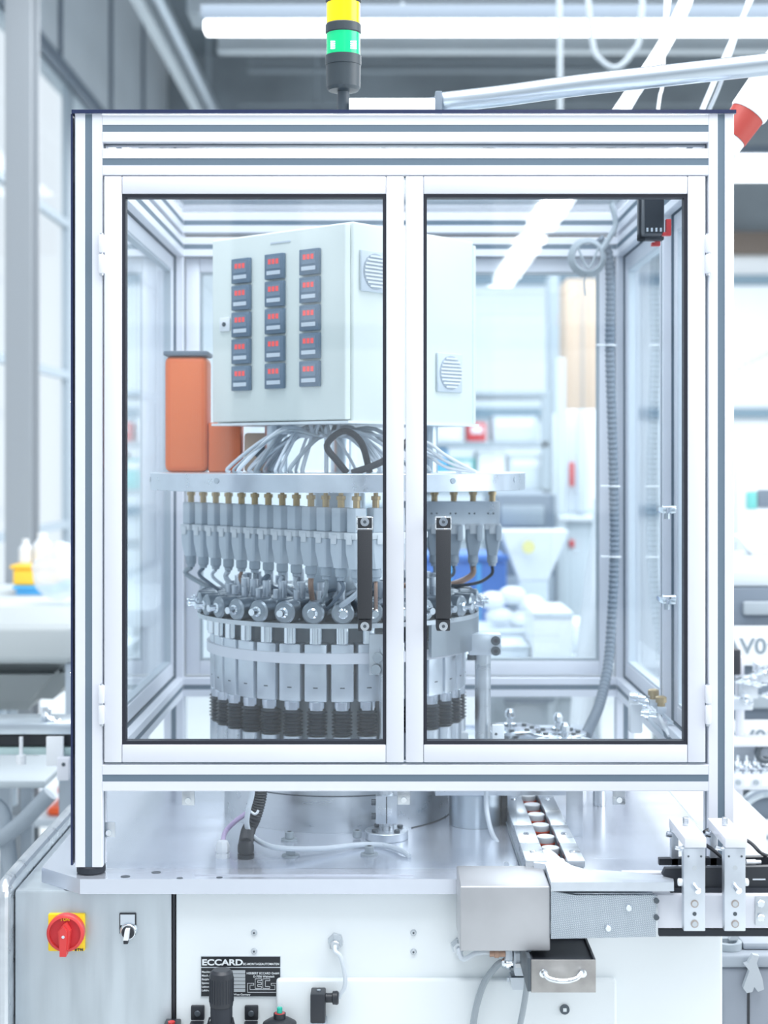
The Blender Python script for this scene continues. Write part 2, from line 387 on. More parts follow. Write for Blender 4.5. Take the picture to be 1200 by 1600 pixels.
# holes and bolts of the plate
for (x, y) in ((196, 1369.5), (244, 1363), (281, 1372), (343, 1371)):
    s = (CAMZ-TZ)/(y-VY)*1000; Y = (s-1)*CAMD; r = .0075 if x < 260 else .005
    MB().prism([((x-VX)*s/1000+r*math.cos(a*math.pi/8), Y+r*math.sin(a*math.pi/8)) for a in range(16)], TZ-.0001, TZ+.0002).build('hole', DSTEEL, base)
MB().cyl((-.465, .035, TZ-.024), (-.465, .035, TZ-.033), .010, n=6).cyl((-.465, .035, TZ-.033), (-.465, .035, TZ-.037), .007).build('bolt', DSTEEL, base)
for (x, y) in ((397, 1457), (397, 1486), (646, 1457), (646, 1487)):
    q = P(x, y, .004); r = MB().cyl((q.x, .0035, q.z), (q.x, .001, q.z), .005, .0035).build('rivet', STEEL, base)
    MB().cyl((q.x, .0009, q.z), (q.x, .0005, q.z), .0016).build('rivet_pin', DSTEEL, r)
MB().cyl((.114, -.0205, .8+.0795), (.114, -.0208, .8795), .0035).build('hole', DSTEEL, base)

# ================================================================== ENCLOSURE
XL0, XL1, XR0, XR1 = -.487, -.444, .503, .543
D0, D1 = 0.0, 1.02
ZT, ZB = 2.090, .913
enc = thing('machine_enclosure', (.028, .5, TZ), 'large aluminium profile enclosure with two glazed front doors on the steel table', 'machine enclosure')
def profpoly(a, b, g=.0055, dp=.004, c=.0012):
    q = []
    for (ax, ay, n) in ((1, 0, 0), (0, 1, 1), (-1, 0, 2), (0, -1, 3)):
        pass
    # counter clockwise starting bottom left
    q += [(-a+c, -b), (-g, -b), (-g, -b+dp), (g, -b+dp), (g, -b), (a-c, -b)]
    q += [(a, -b+c), (a, -g), (a-dp, -g), (a-dp, g), (a, g), (a, b-c)]
    q += [(a-c, b), (g, b), (g, b-dp), (-g, b-dp), (-g, b), (-a+c, b)]
    q += [(-a, b-c), (-a, g), (-a+dp, g), (-a+dp, -g), (-a, -g), (-a, -b+c)]
    return q
def profile(name, x0, x1, y0, y1, z0, z1, axis, parent, sides='all'):
    cx, cy, cz = (x0+x1)/2, (y0+y1)/2, (z0+z1)/2
    g, dp = .0055, .004
    if axis == 'Z': poly = [(cx+u, cy+v) for u, v in profpoly((x1-x0)/2, (y1-y0)/2)]; d = (z0, z1)
    elif axis == 'X': poly = [(cy+u, cz+v) for u, v in profpoly((y1-y0)/2, (z1-z0)/2)]; d = (x0, x1)
    else: poly = [(cx+u, cz+v) for u, v in profpoly((x1-x0)/2, (z1-z0)/2)]; d = (y0, y1)
    o = MB().prism(poly, d[0], d[1], axis).build(name, ALU, parent, ang=20)
    e = .0008; t = .0025; st = MB()
    G = g-.0001
    if axis == 'Z':
        st.box(cx-G, cx+G, y0+e, y0+t, z0, z1).box(cx-G, cx+G, y1-t, y1-e, z0, z1).box(x0+e, x0+t, cy-G, cy+G, z0, z1).box(x1-t, x1-e, cy-G, cy+G, z0, z1)
    elif axis == 'X':
        st.box(x0, x1, y0+e, y0+t, cz-G, cz+G).box(x0, x1, y1-t, y1-e, cz-G, cz+G).box(x0, x1, cy-G, cy+G, z0+e, z0+t).box(x0, x1, cy-G, cy+G, z1-t, z1-e)
    else:
        st.box(x0+e, x0+t, y0, y1, cz-G, cz+G).box(x1-t, x1-e, y0, y1, cz-G, cz+G).box(cx-G, cx+G, y0, y1, z0+e, z0+t).box(cx-G, cx+G, y0, y1, z1-t, z1-e)
    st.build('cover_strip', GROOVE, o)
    return o
W = .042
for (x0, x1) in ((XL0, XL1), (XR0, XR1)):
    profile('post', x0, x1, D0, D0+W, ZB, ZT, 'Z', enc)
    profile('post', x0, x1, D1-W, D1, ZB, ZT, 'Z', enc)
    for y in (D0+.021, D1-.021):
        MB().cyl(((x0+x1)/2, y, TZ), ((x0+x1)/2, y, ZB), .0225 if True else .02, n=28, bev=.002).build('rubber_foot', RUBBER, enc)
def zpx(p): return CAMZ+(VY-p)/1000
rails = [(179, 222), (232, 273.5), (1195, 1236.5)]
for a, b in rails:
    z1, z0 = zpx(a), zpx(b)
    profile('rail', XL1, XR0, D0, D0+W, z0, z1, 'X', enc)
    profile('rail', XL1, XR0, D1-W, D1, z0, z1, 'X', enc)
    profile('rail', XL0, XL1, D0+W, D1-W, z0, z1, 'Y', enc)
    profile('rail', XR0, XR1, D0+W, D1-W, z0, z1, 'Y', enc)
# extra cross rail under the roof (carries the hoses), and mid post at right side
profile('post', XR0, XR1, .40, .44, zpx(1195), zpx(273.5), 'Z', enc)

def doorM(corner, uaxis, vaxis):
    """local x -> uaxis, local y -> vaxis (depth), z up"""
    u, v = Vector(uaxis), Vector(vaxis)
    return Matrix(((u.x, v.x, 0, corner[0]), (u.y, v.y, 0, corner[1]), (0, 0, 1, corner[2]), (0, 0, 0, 1)))
def door(M, wd, ht, name='door', fw=.0275, fd=.024, gas=GASK, vert_first=True):
    b = MB(M)
    b.box(0, fw, 0, fd, 0, ht, .0015).box(wd-fw, wd, 0, fd, 0, ht, .0015)
    b.box(fw+.0006, wd-fw-.0006, .0004, fd, 0, fw, .0015).box(fw+.0006, wd-fw-.0006, .0004, fd, ht-fw, ht, .0015)
    d = b.build(name, ALU, enc)
    i = fw; t = .0055
    g = MB(M)
    g.box(i, i+t, .003, fd-.002, i, ht-i).box(wd-i-t, wd-i, .003, fd-.002, i, ht-i).box(i+t, wd-i-t, .003, fd-.002, i, i+t).box(i+t, wd-i-t, .003, fd-.002, ht-i-t, ht-i)
    g.build('gasket', gas, d)
    MB(M).box(i+t*.8, wd-i-t*.8, .010, .015, i+t*.8, ht-i-t*.8).build('glass_pane', GLASS, d)
    return d
zb, zt = zpx(1191), zpx(275.5)
dl = door(doorM((-.441, -.002, zb), (1, 0, 0), (0, 1, 0)), .468, zt-zb)
dr = door(doorM((.030, -.002, zb), (1, 0, 0), (0, 1, 0)), .468, zt-zb)
def hinge(x, ztop, parent):
    h = .061
    for k, (a, b) in enumerate(((0, .0285), (.031, h))):
        MB().box(x-.0045, x+.0045, -.009, .002, ztop-b, ztop-a, .002).build('hinge', ALU, parent)
    MB().cyl((x, -.0035, ztop-h-.003), (x, -.0035, ztop+.002), .0028).build('hinge_pin', STEEL, parent)
for z in (zpx(367), zpx(1070)):
    hinge(-.4445, z, dl); hinge(.5015, z, dr)
def handle(px, parent):
    x = px-.604
    top, bot = zpx(806), zpx(982)
    m = MB().box(x-.0115, x+.0115, -.040, -.028, bot+.019, top-.020, .0018).box(x-.0105, x+.0105, -.036, .008, bot, bot+.018, .0015).box(x-.0105, x+.0105, -.036, .008, top-.018, top-.001, .0015)
    h = m.build('handle', HANDLE, parent)
    for z in (zpx(814), zpx(974.5)):
        MB().cyl((x, -.0362, z), (x, -.0385, z), .0075, .0068).build('washer', CHROME, h)
        MB().cyl((x, -.0386, z), (x, -.0395, z), .0028, n=6).build('screw_socket', DSTEEL, h)
    fr = MB(); z0, z1 = top-.0205, top+.001
    fr.box(x-.013, x+.013, -.037, -.0345, z1-.003, z1, .001).box(x-.013, x-.0105, -.037, -.0345, z0, z1, .001).box(x+.0105, x+.013, -.037, -.0345, z0, z1, .001).box(x-.013, x+.013, -.037, -.0345, z0, z0+.003, .001)
    fr.build('mount_frame', CHROME, h)
handle(.5705, dl); handle(.6915, dr)
# rear doors / side doors
zb2 = zpx(1191)
door(doorM((-.441, D1+.002, zb), (1, 0, 0), (0, -1, 0)), .468, zt-zb, fw=.030, gas=MGREY)
door(doorM((.030, D1+.002, zb), (1, 0, 0), (0, -1, 0)), .468, zt-zb, fw=.030, gas=MGREY)
door(doorM((XL0-.002, D0+W+.002, zb), (0, 1, 0), (1, 0, 0)), D1-2*W-.004, zt-zb, fw=.030, gas=GPLAS)
door(doorM((XR1+.002, D0+W+.002, zb), (0, 1, 0), (-1, 0, 0)), .35, zt-zb, fw=.030, gas=LGREY)
door(doorM((XR1+.002, .442, zb), (0, 1, 0), (-1, 0, 0)), .534, zt-zb, fw=.030, gas=LGREY)
# roof sheet with dark edge, acrylic lower windows
rz = ZT
MB().box(XL0-.004, XR1+.002, -.004, D1+.004, rz+.0003, rz+.0055).build('roof_panel', ACR, enc)
e = MB().box(XL0-.0045, XR1+.0025, -.0045, -.0005, rz+.0002, rz+.0058).box(XL0-.0045, XL0-.0005, -.0005, D1+.004, rz+.0002, rz+.0058)
e.box(XR1-.001, XR1+.0025, -.0005, D1+.004, rz+.0002, rz+.0058).box(XL0, XR1, D1, D1+.004, rz+.0002, rz+.0058)
re_ = e.build('roof_edge', NAVY, enc)
for x in (-.401, -.150, .165, .452): MB().cyl((x, .02, rz+.0056), (x, .02, rz+.0085), .005, .0035).build('screw', CHROME, enc)
MB().box(XL0-.0065, XL0-.0035, .0, W, zpx(1352), rz).build('edge_strip', NAVY, enc)
for p_ in (630, 1055): MB().cyl((XL0-.0066, .012, zpx(p_)), (XL0-.009, .012, zpx(p_)), .004).build('screw', CHROME, enc)
lp = MB().box(XL1+.001, .205, .030, .034, TZ+.003, zpx(1195)).build('lower_pane', ACR, enc)
MB().box(XL0, XR1, D1-.03, D1-.026, TZ+.003, zpx(1195)).build('lower_pane', ACR, enc)
def bracket(px, py, y=.029):
    x, z = (px-604)/1000*S(y), CAMZ+(VY-py)/1000*S(y)
    b = MB().box(x-.010, x+.010, y-.003, y, z-.011, z+.013, .001).build('bracket', STEEL, enc)
    s = MB().cyl((x, y-.003, z-.003), (x, y-.007, z-.003), .005, .0045, n=16).build('screw', CHROME, b)
for q in ((170.5, 1297), (294.5, 1247), (631, 1246), (967, 1246)): bracket(*q)

# ================================================================== ROTARY TURRET
TX, TY = -.09, .48
tur = thing('rotary_turret', (TX, TY, TZ), 'round multi-station turret with ring of connectors, behind the glazed doors', 'rotary turret')
C = lambda x=0, y=0, z=0: (TX+x, TY+y, z)
def polar(r, a, z): return Vector((TX+r*math.sin(a), TY-r*math.cos(a), z))   # a=0 faces camera
tb = MB().lathe(C(), [(.212, TZ+.0016), (.212, .998), (.208, 1.002), (.195, 1.002)], 72).build('turret_base', STEEL, tur)
MB().lathe(C(), [(.214, .965), (.214, .9665)], 72).build('base_joint', DSTEEL, tb)
MB().lathe(C(), [(.19, 1.002), (.19, 1.03), (.17, 1.03)], 64).build('bearing_ring', DSTEEL, tur)
MB().lathe(C(), [(.205, 1.03), (.205, 1.2615)], 64).build('drum_core', MGREY, tur)
MB().tubering(C(), .2445, .205, 1.199, 1.217, 96).build('clamp_band', ALU, tur)
MB().lathe(C(), [(.262, 1.262), (.262, 1.27), (.12, 1.27)], 72).build('carrier_ring', STEEL, tur)
N = 32
def st_meshes():
    out = []
    y = TY
    # plate block
    o1 = MB().box(TX-.0195, TX+.0195, y-.2375, y-.2052, 1.133, 1.232, .002).build('station_block', MACH, tur)
    MB().box(TX-.004, TX+.004, y-.2378, y-.2374, 1.156, 1.158).build('mark', DSTEEL, o1)
    o2 = MB().cyl((TX, y-.222, 1.1165), (TX, y-.222, 1.1328), .0155, n=20, bev=.001).build('cap', CHROME, tur)
    pr = []
    z = 0
    nb = 7
    for k in range(nb): pr += [(z, .0140), (z+.003, .0185), (z+.0055, .0140)]; z += .0062
    o3 = MB().prof((TX, y-.222, 1.116), (TX, y-.222, 1.0), pr, 18).build('bellows', BELL, tur)
    o4 = MB().cyl((TX, y-.222, 1.030), (TX, y-.222, 1.0725), .0165, n=18, bev=.001).build('lower_cylinder', MACH, tur)
    o5 = MB().cyl((TX, y-.232, 1.2325), (TX, y-.232, 1.262), .0125, n=20, bev=.001).build('guide_pin', CHROME, tur)
    # clamp: radial gripper head
    m = MB().cyl((TX, y-.225, 1.288), (TX, y-.262, 1.288), .0195, n=24, bev=.003)
    m.box(TX-.015, TX+.015, y-.225, y-.150, 1.2702, 1.306, .003)
    o6 = m.build('clamp', CLAMPM, tur)
    h = MB().prof((TX, y-.262, 1.288), (TX, y-.29, 1.288), [(0, .009), (.004, .009), (.006, .006), (.014, .005), (.015, .0065), (.019, .006)], 16).build('clamp_nose', CHROME, o6)
    o7 = MB().cyl((TX, y-.185, 1.3062), (TX, y-.185, 1.335), .008, n=14).cyl((TX+.0, y-.205, 1.3062), (TX, y-.205, 1.322), .006, n=12).build('valve_stem', MACH, tur)
    return [o1, o2, o3, o4, o5, o6, o7]
sts = st_meshes()
for k in range(N):
    ang = 2*math.pi*k/N + .06
    for o in sts:
        c = o if k == N-1 else copy_tree(o, tur)
        c.rotation_euler = (0, 0, ang)
        rx, ry = 0, 0
# lower heavy shroud seen at right
def arc_shroud():
    m = MB(); a0, a1, n = math.radians(40), math.radians(92), 24
    ro, ri = .262, .255
    rs = []
    for i in range(n+1):
        a = a0+(a1-a0)*i/n
        rs.append([m.bm.verts.new(polar(r, a, z)) for r, z in ((ro, 1.205), (ro, 1.262), (ri, 1.262), (ri, 1.205))])
    m.rings(rs); return m.build('shroud', CLAMPM, tur)
arc_shroud()
# central column, top plate and pillars
MB().lathe(C(), [(.05, 1.27), (.05, 1.495)], 32).build('central_column', GALV, tur)
tp = MB().lathe(C(), [(.347, 1.495), (.348, 1.496), (.348, 1.525), (.347, 1.526)], 72).build('top_plate', MACH, tur)
for a in (-1.35, -.6, .62, 1.15): 
    q = polar(.3483, a, 1.514); nrm = (q-Vector((TX, TY, q.z))).normalized()
    MB().cyl(q, q+nrm*.0008, .005, n=14).build('plate_screw', GPLAS, tp)
for (x, y, r) in ((.27-.10, .02, .0165), (-.115, -.02, .021), (.0, .17, .02)):
    MB().cyl(C(x, y, 1.526), C(x, y, 1.6125), r, n=28).build('pillar', GALV, tur)
# connectors
PA, PB = Vector((-.050, .165, 0)), Vector((-.372, .535, 0))
def connector(pos, ang, ring=True, block=True, long=0):
    """one connector hanging from the plate at pos, facing direction ang"""
    M = Matrix.Translation((pos.x, pos.y, 0)) @ Matrix.Rotation(ang, 4, 'Z')
    f = MB(M).prof((0, 0, 1.495), (0, 0, 1.45), [(0, .004), (.006, .004), (.0065, .008), (.013, .008), (.0135, .006), (.026, .006)], 10).build('fitting', BRASS, tur)
    c = MB(M)
    if block: c.box(-.0115, .0115, -.012, .012, 1.428, 1.469, .002)
    # tapering housing
    def rr(z, w, d, ch=.003):
        pts = [(-w+ch, -d), (w-ch, -d), (w, -d+ch), (w, d-ch), (w-ch, d), (-w+ch, d), (-w, d-ch), (-w, -d+ch)]
        return [c.bm.verts.new(c.M @ Vector((a, b, z))) for a, b in pts]
    c.rings([rr(1.416, .0145, .014), rr(1.395, .0145, .014), rr(1.372, .0105, .011), rr(1.367, .0100, .0105)])
    c = c.build('connector', LGREY if not long else GPLAS, tur)
    MB(M).prof((0, 0, 1.3668), (0, 0, 1.34), [(0, .0095), (.004, .0105), (.014, .0100), (.016, .0075), (.021, .007)], 12).build('cable_gland', GPLAS, c)
    l = MB(M).box(-.0155, .0155, -.0155, .0145, 1.4162, 1.4278, .002).box(-.007, .007, -.0175, -.0155, 1.408, 1.424, .001).build('locking_lever', WPLAS, c)
    return Vector((pos.x, pos.y, 1.345))
ends = []
dirv = (PB-PA).normalized(); fa = math.atan2(dirv.y, dirv.x)+math.pi
for k in range(13):
    ends.append(connector(PA.lerp(PB, k/12), fa))
PC, PD = Vector((-.018, .185, 0)), Vector((.225, .56, 0))
for k in range(3): ends.append(connector(PC.lerp(Vector((.05, .235, 0)), k/2), .55))
# rear right bar with its long terminal block
rb = MB().box(.03, .2165, .545, .575, 1.425, 1.470, .0015).build('terminal_block', MACH, tur)
for k in range(5):
    for dx in (-.005, .005):
        x = .055+.036*k+dx; MB().cyl((x, .545, 1.447), (x, .5442, 1.447), .0018, n=10).build('screw_hole', DSTEEL, rb)
rends = []
for k in range(5): rends.append(connector(Vector((.055+.037*k, .56, 0)), 0, block=False, long=1))
for k in range(5): MB().box(.055+.037*k+.006, .055+.037*k+.017, .538, .545, 1.395, 1.425, .002).build('locking_catch', LGREY, tur)
# cables from connectors to the drum
for i, e_ in enumerate(ends):
    a = -1.1+2.0*(i % 7)/7+random.uniform(-.1, .1); q = polar(.10+.05*random.random(), a, 1.275)
    mid = e_.lerp(q, .5)+Vector((0, 0, -.03+random.uniform(-.02, .01)))
    MB().tube([e_+Vector((0, 0, 0)), e_+Vector((0, .004, -.02)), mid, q+Vector((0, 0, .04)), q], .0032 if i % 3 else .0048, 8).build('cable', [CABLE, SLATE, GCABLE, COPPER, CABLE][i % 5], tur)
for i, e_ in enumerate(rends):
    q = polar(.09, .6+.2*i, 1.276)
    m_ = [SLATE, GCABLE, SLATE, COPPER, BLACK][i]
    MB().tube([e_, e_+Vector((-.004, 0, -.018)), e_+Vector((-.05, -.02, -.034)), Vector((.02, .50, e_.z-.032)), q+Vector((.02, 0, .05)), q], .0058 if m_ is COPPER else .0032, 8).build('cable', m_, tur)
# grey wire bundle spilling from box to plate
for i in range(26):
    a = random.uniform(-1.3, 1.2); r = random.uniform(.12, .24)
    q = polar(r, a, 1.526)
    if q.y > .5: q.y = .5-random.uniform(0, .1)
    s0 = Vector((-.115+random.uniform(-.03, .03), .39+random.uniform(-.03, .03), 1.612))
    md = s0.lerp(q, .45)+Vector((0, 0, .015+.02*random.random()))
    MB().tube([s0, s0+Vector((0, -.01, -.02)), md, q+Vector((0, 0, .012)), q], random.choice((.0028, .0034, .004)), 7).build('wire', [CABLE, GCABLE, CABLE, LGREY][i % 4], tur)
MB().tube([(-.03, .33, 1.527), (-.045, .32, 1.58), (-.075, .31, 1.60), (-.105, .31, 1.575), (-.085, .315, 1.545), (-.07, .32, 1.527)], .006, 8).build('cable', BLACK, tur)
MB().tube([(-.06, .28, 1.527), (-.01, .27, 1.545), (.03, .28, 1.575), (.06, .33, 1.612)], .006, 8).build('cable', BLACK, tur)
for k in range(3): MB().tube([(.04, .46, 1.585-.008*k), (.075, .40, 1.58-.012*k), (.11, .37, 1.555-.01*k), (.16, .36, 1.5275)], .003, 7).build('wire', WPLAS, tur)

# control box on the pillars
ul = Vector((-.75, .66, 0)).normalized(); vr = Vector((.66, .75, 0)).normalized()
near = Vector((-.066, .245, 0)); L = .345; LR = .362; z0, z1 = 1.613, 1.961
cb = thing('control_box', (TX, TY, z0), 'white control box with fifteen red-lit meters, mounted above the turret', 'control box')
MBx = Matrix(((vr.x, ul.x, 0, near.x), (vr.y, ul.y, 0, near.y), (0, 0, 1, 0), (0, 0, 0, 1)))   # local x along right face, y along left face
MB(MBx).box(.012, LR-.014, 0, L, z0, z1, .004, 3).build('housing', IVORY, cb)
MB(MBx).box(-.004, .0115, .004, L-.004, z0+.006, z1-.004, .003, 3).build('front_door', IVORY, cb)
MB(MBx).box(LR-.0135, LR, .004, L-.004, z0+.004, z1-.006, .003, 3).build('rear_door', IVORY, cb)
MB(MBx).box(LR-.0141, LR-.0134, .002, L-.002, z0+.003, z1-.003).build('door_seal', TEAL, cb)
MB(MBx).box(-.002, LR, -.002, L, z0-.0005, z0+.004).build('base_flange', WPAINT, cb)
for c_ in range(3):
    vy = L-(.088+.087*c_)
    for r_ in range(5):
        zz = 1.918-.049*r_-.024+.001*c_
        m_ = MB(MBx).box(-.0125, -.0045, vy-.0235, vy+.0235, zz-.0225, zz+.0225, .0015).build('meter', METERM, cb)
        MB(MBx).box(-.0131, -.0126, vy-.017, vy+.017, zz-.004, zz+.017).build('meter_face', METERF, m_)
        d_ = MB(MBx)
        for k in range(3): d_.box(-.0136, -.0132, vy-.013+.0095*k, vy-.006+.0095*k, zz+.004, zz+.013)
        d_.build('digit_display', DISP, m_)
        MB(MBx).box(-.0134, -.0126, vy-.017, vy+.017, zz-.015, zz-.008).build('button_row', LGREY, m_)
k_ = MB(MBx).box(-.008, -.0045, L-.055, L-.028, 1.786, 1.812, .002).build('door_lock', WPLAS, cb)
MB(MBx).cyl((-.008, L-.0415, 1.799), (-.010, L-.0415, 1.799), .004).build('key_slot', DSTEEL, k_)
MB(MBx).box(-.0052, -.0042, .135, .185, 1.936, 1.939).build('name_strip', LGREY, cb)
for (v, z) in ((.272, 1.710), (.064, 1.878)):
    f_ = MB(MBx).box(v-.036, v+.036, -.006, -.0005, z-.036, z+.036, .003).build('fan_grille', LGREY, cb)
    MB(MBx).cyl((v, -.0062, z), (v, -.0072, z), .0315, n=36).build('fan_opening', GPLAS, f_)
    s_ = MB(MBx)
    for k in range(9):
        dz = -.026+.0065*k; hw = math.sqrt(max(0, .0305**2-dz**2)); s_.box(v-hw, v+hw, -.0095, -.0075, z+dz-.0016, z+dz+.0016)
    s_.build('slats', WPLAS, f_)

# orange perforated guard box on the plate
og = thing('orange_guard', (-.335, .53, 1.526), 'orange perforated guard box standing on the turret plate beside the control box', 'guard box')
MB().box(-.418, -.338, .50, .58, 1.5262, 1.745, .012, 3).build('guard_shell', ORANGE, og)
MB().box(-.337, -.275, .51, .57, 1.5262, 1.62, .004, 3).build('guard_wing', ORANGE, og)
MB().box(-.420, -.336, .498, .582, 1.7452, 1.7545, .003).build('guard_lid', SLATE, og)
# brown motor behind
mo = thing('turret_motor', (-.24, .55, 1.526), 'small brown motor on the turret plate between orange guard and wires', 'motor')
MB().box(-.268, -.205, .50, .56, 1.5262, 1.60, .006).build('motor_body', TAN, mo)
MB().cyl((-.235, .4995, 1.565), (-.235, .49, 1.565), .014).build('motor_shaft', DSTEEL, mo)
# ================================================================== THINGS ON THE TABLE INSIDE THE ENCLOSURE
def screw(mb, p0, p1, r): mb.cyl(p0, p1, r, n=16, bev=.0008)
def shcs(x, y, z, parent, name='socket_screw', r=.0075, h=.012, washer=True):
    m = MB().cyl((x, y, z+.003), (x, y, z+.003+h), r, n=18, bev=.001)
    if washer: m.cyl((x, y, z), (x, y, z+.003), r*1.9, n=22)
    o = m.build(name, MGREY if parent is None else DSTEEL, parent)
    s_ = MB().cyl((x, y, z+.003+h+.0001), (x, y, z+.003+h+.0004), r*.5, n=6).build('hex_socket', BLACK, o)
    return o
def onplate(px, py, h=0.0):
    s = (CAMZ-TZ-h)/((py-VY)/1000); return Vector(((px-VX)*s/1000, (s-1)*CAMD, TZ+h))
# flange post at the middle
q = Vector((0.0, .235, TZ))
fp = thing('flange_post', q, 'steel post with round flange and split clamp behind the lower window', 'support post')
MB().cyl(q+Vector((0, 0, .0017)), q+Vector((0, 0, .016)), .037, n=40, bev=.001).build('flange', MACH, fp)
for a in (.6, 2.2, 3.9, 5.4):
    MB().cyl(q+Vector((.028*math.cos(a), .028*math.sin(a), .016)), q+Vector((.028*math.cos(a), .028*math.sin(a), .021)), .005, n=14, bev=.0006).build('flange_screw', DSTEEL, fp)
MB().cyl(q+Vector((0, 0, .016)), q+Vector((0, 0, .33)), .0125, n=24).build('post', STEEL, fp)
c_ = MB().box(q.x-.0185, q.x+.0185, q.y-.02, q.y+.02, TZ+.030, TZ+.078, .002).build('split_clamp', MACH, fp)
MB().box(q.x-.0008, q.x+.0008, q.y-.0204, q.y-.0199, TZ+.031, TZ+.077).build('clamp_slot', BLACK, c_)
for z in (.042, .066): MB().cyl((q.x-.0186, q.y-.012, TZ+z), (q.x-.026, q.y-.012, TZ+z), .0055, n=14, bev=.0006).build('clamp_screw', DSTEEL, c_)
# upper bracket of that post (two bolts)
zq = CAMZ-(1035-VY)/1000*S(.23)
ub = MB().box(-.030, .012, .232, .249, zq-.022, zq+.048, .0015).build('upper_bracket', STEEL, fp)
for (px, py) in ((590, 1027), (587, 1046)):
    b = P(px, py, .23); MB().cyl((b.x, .2315, b.z), (b.x, .222, b.z), .0085, n=20, bev=.001).cyl((b.x, .2219, b.z), (b.x, .2217, b.z), .0035, n=6).build('bracket_bolt', MGREY, ub)
# second post on its round pedestal
q = Vector((.175, .40, TZ))
sp = thing('pillar_post', q, 'round steel post carrying a clamp block, right of the turret on a silver pedestal', 'support post')
MB().lathe((.158, .352, 0), [(.046, TZ+.0002), (.046, TZ+.058), (.044, TZ+.06)], 48).build('pedestal', GALV, sp)
MB().box(.085, .235, .30, .45, TZ+.0601, TZ+.074, .0015).build('pedestal_plate', MACH, sp)
MB().cyl((q.x, q.y, TZ+.0742), (q.x, q.y, 1.205), .0145, n=28).build('post', STEEL, sp)
MB().cyl((q.x, q.y, TZ+.0742), (q.x, q.y, TZ+.082), .02, n=28, bev=.001).build('collar', MACH, sp)
a, b = P(733, 991, .385), P(783, 1024, .385)
cbk = MB().box(a.x, b.x, .385, .42, b.z, a.z, .002).build('clamp_block', MACH, sp)
for (px, py) in ((774.5, 1001), (774.5, 1017)):
    c_ = P(px, py, .385); MB().cyl((c_.x, .3849, c_.z), (c_.x, .381, c_.z), .0085, n=20, bev=.001).build('clamp_bolt', DSTEEL, cbk)
    MB().cyl((c_.x, .3809, c_.z), (c_.x, .3805, c_.z), .004, n=6).build('hex_socket', BLACK, cbk)
c_ = P(738, 1027, .39); MB().cyl((c_.x, .402, b.z-.0005), (c_.x, .402, b.z-.010), .009, n=20).build('clamp_nut', DSTEEL, cbk)
# small white distribution block beside the post
wb = thing('valve_terminal', (.205, .44, .98), 'small white terminal block beside the right post, orange plug at its left', 'terminal block')
a = P(738, 1140, .415); 
MB().box(.19, .212, .372, .384, 1.012, 1.072, .0015).build('terminal_strip', WPLAS, wb)
for k in range(4): MB().cyl((.197, .3719, 1.02+.012*k), (.197, .3712, 1.02+.012*k), .0025, n=10).build('terminal_hole', DSTEEL, wb)
MB().box(.128, .150, .42, .45, 1.008, 1.050, .002).build('terminal_body', WPLAS, wb)
MB().cyl((.1275, .435, 1.036), (.112, .435, 1.036), .006, n=14).build('orange_plug', REDOR, wb)
# station platform with disc feeders
pf = thing('feeder_platform', (.3, .6, TZ), 'bright raised platform carrying round feeder discs at lower right inside the enclosure', 'platform')
MB().box(.155, .42, .47, .80, .985, 1.000, .002).build('platform_top', MACH, pf)
for (x, y) in ((.175, .50), (.40, .50), (.175, .78), (.40, .78)): MB().cyl((x, y, TZ+.0002), (x, y, .9848), .012, n=16).build('leg', STEEL, pf)
for k in range(5): shcs(.175+.055*k, .485, 1.0002, pf, 'platform_screw', .0045, .005, False)
def disc(x, y, z, r, label, brass=False):
    t = thing('feeder_disc', (x, y, z), label, 'disc')
    MB().lathe((x, y, 0), [(r*.3, z+.0003), (r*.3, z+.012), (r, z+.013), (r, z+.018), (r*.93, z+.0185)], 48).build('disc_plate', CHROME if not brass else BRASS, t)
    if brass: MB().lathe((x, y, 0), [(r*.9, z+.0187), (r*.9, z+.021), (.01, z+.0212)], 40).build('disc_cover', MACH, t)
    mb = MB()
    for k in range(8):
        a = k*math.pi/4; mb.cyl((x+r*.7*math.cos(a), y+r*.7*math.sin(a), z+.0187), (x+r*.7*math.cos(a), y+r*.7*math.sin(a), z+.0215), .005, n=12)
    mb.build('disc_studs', DSTEEL, t)
    MB().prof((x, y, z+.0212), (x, y, z+.06), [(0, .014), (.006, .014), (.007, .007), (.016, .006), (.018, .010), (.028, .0105), (.034, .006)], 18).build('knob', CHROME, t)
disc(.245, .66, 1.0003, .062, 'steel feeder disc with knob, rearmost and left of the feeder discs')
disc(.335, .61, 1.0003, .055, 'steel feeder disc with knob in the middle of the raised platform')
disc(.335, .50, 1.0003, .062, 'feeder disc with brass rim nearest the dark hose', True)
disc(.43, .86, .9003, .05, 'small steel disc with knob low at the rear right behind the platform')
# dark corrugated hose inside at rear right
hz = []
for px, py, Y in ((935, 372, .93), (950, 395, .93), (954, 450, .93), (953, 540, .93), (956, 650, .93), (959, 760, .93), (960, 870, .92), (955, 980, .90), (950, 1040, .86), (937, 1100, .78), (922, 1135, .68), (915, 1150, .62)): hz.append(P(px, py, Y))
mb = MB().corr(hz, .0105, .011, .10, 12)
hh = thing('corrugated_hose', hz[-1], 'dark corrugated hose running down the rear right corner inside the enclosure', 'hose')
mb.build('hose', SLATE, hh)
for i in (3, 5, 6):
    p = hz[i]; MB().tube([p+Vector((.0125*math.cos(a), .0125*math.sin(a), 0)) for a in [k*math.pi/6 for k in range(12)]], .0022, 6, 1, True).cyl(p+Vector((-.012, -.006, 0)), p+Vector((-.03, -.008, .001)), .002, n=6).build('cable_tie', WPLAS, hh)
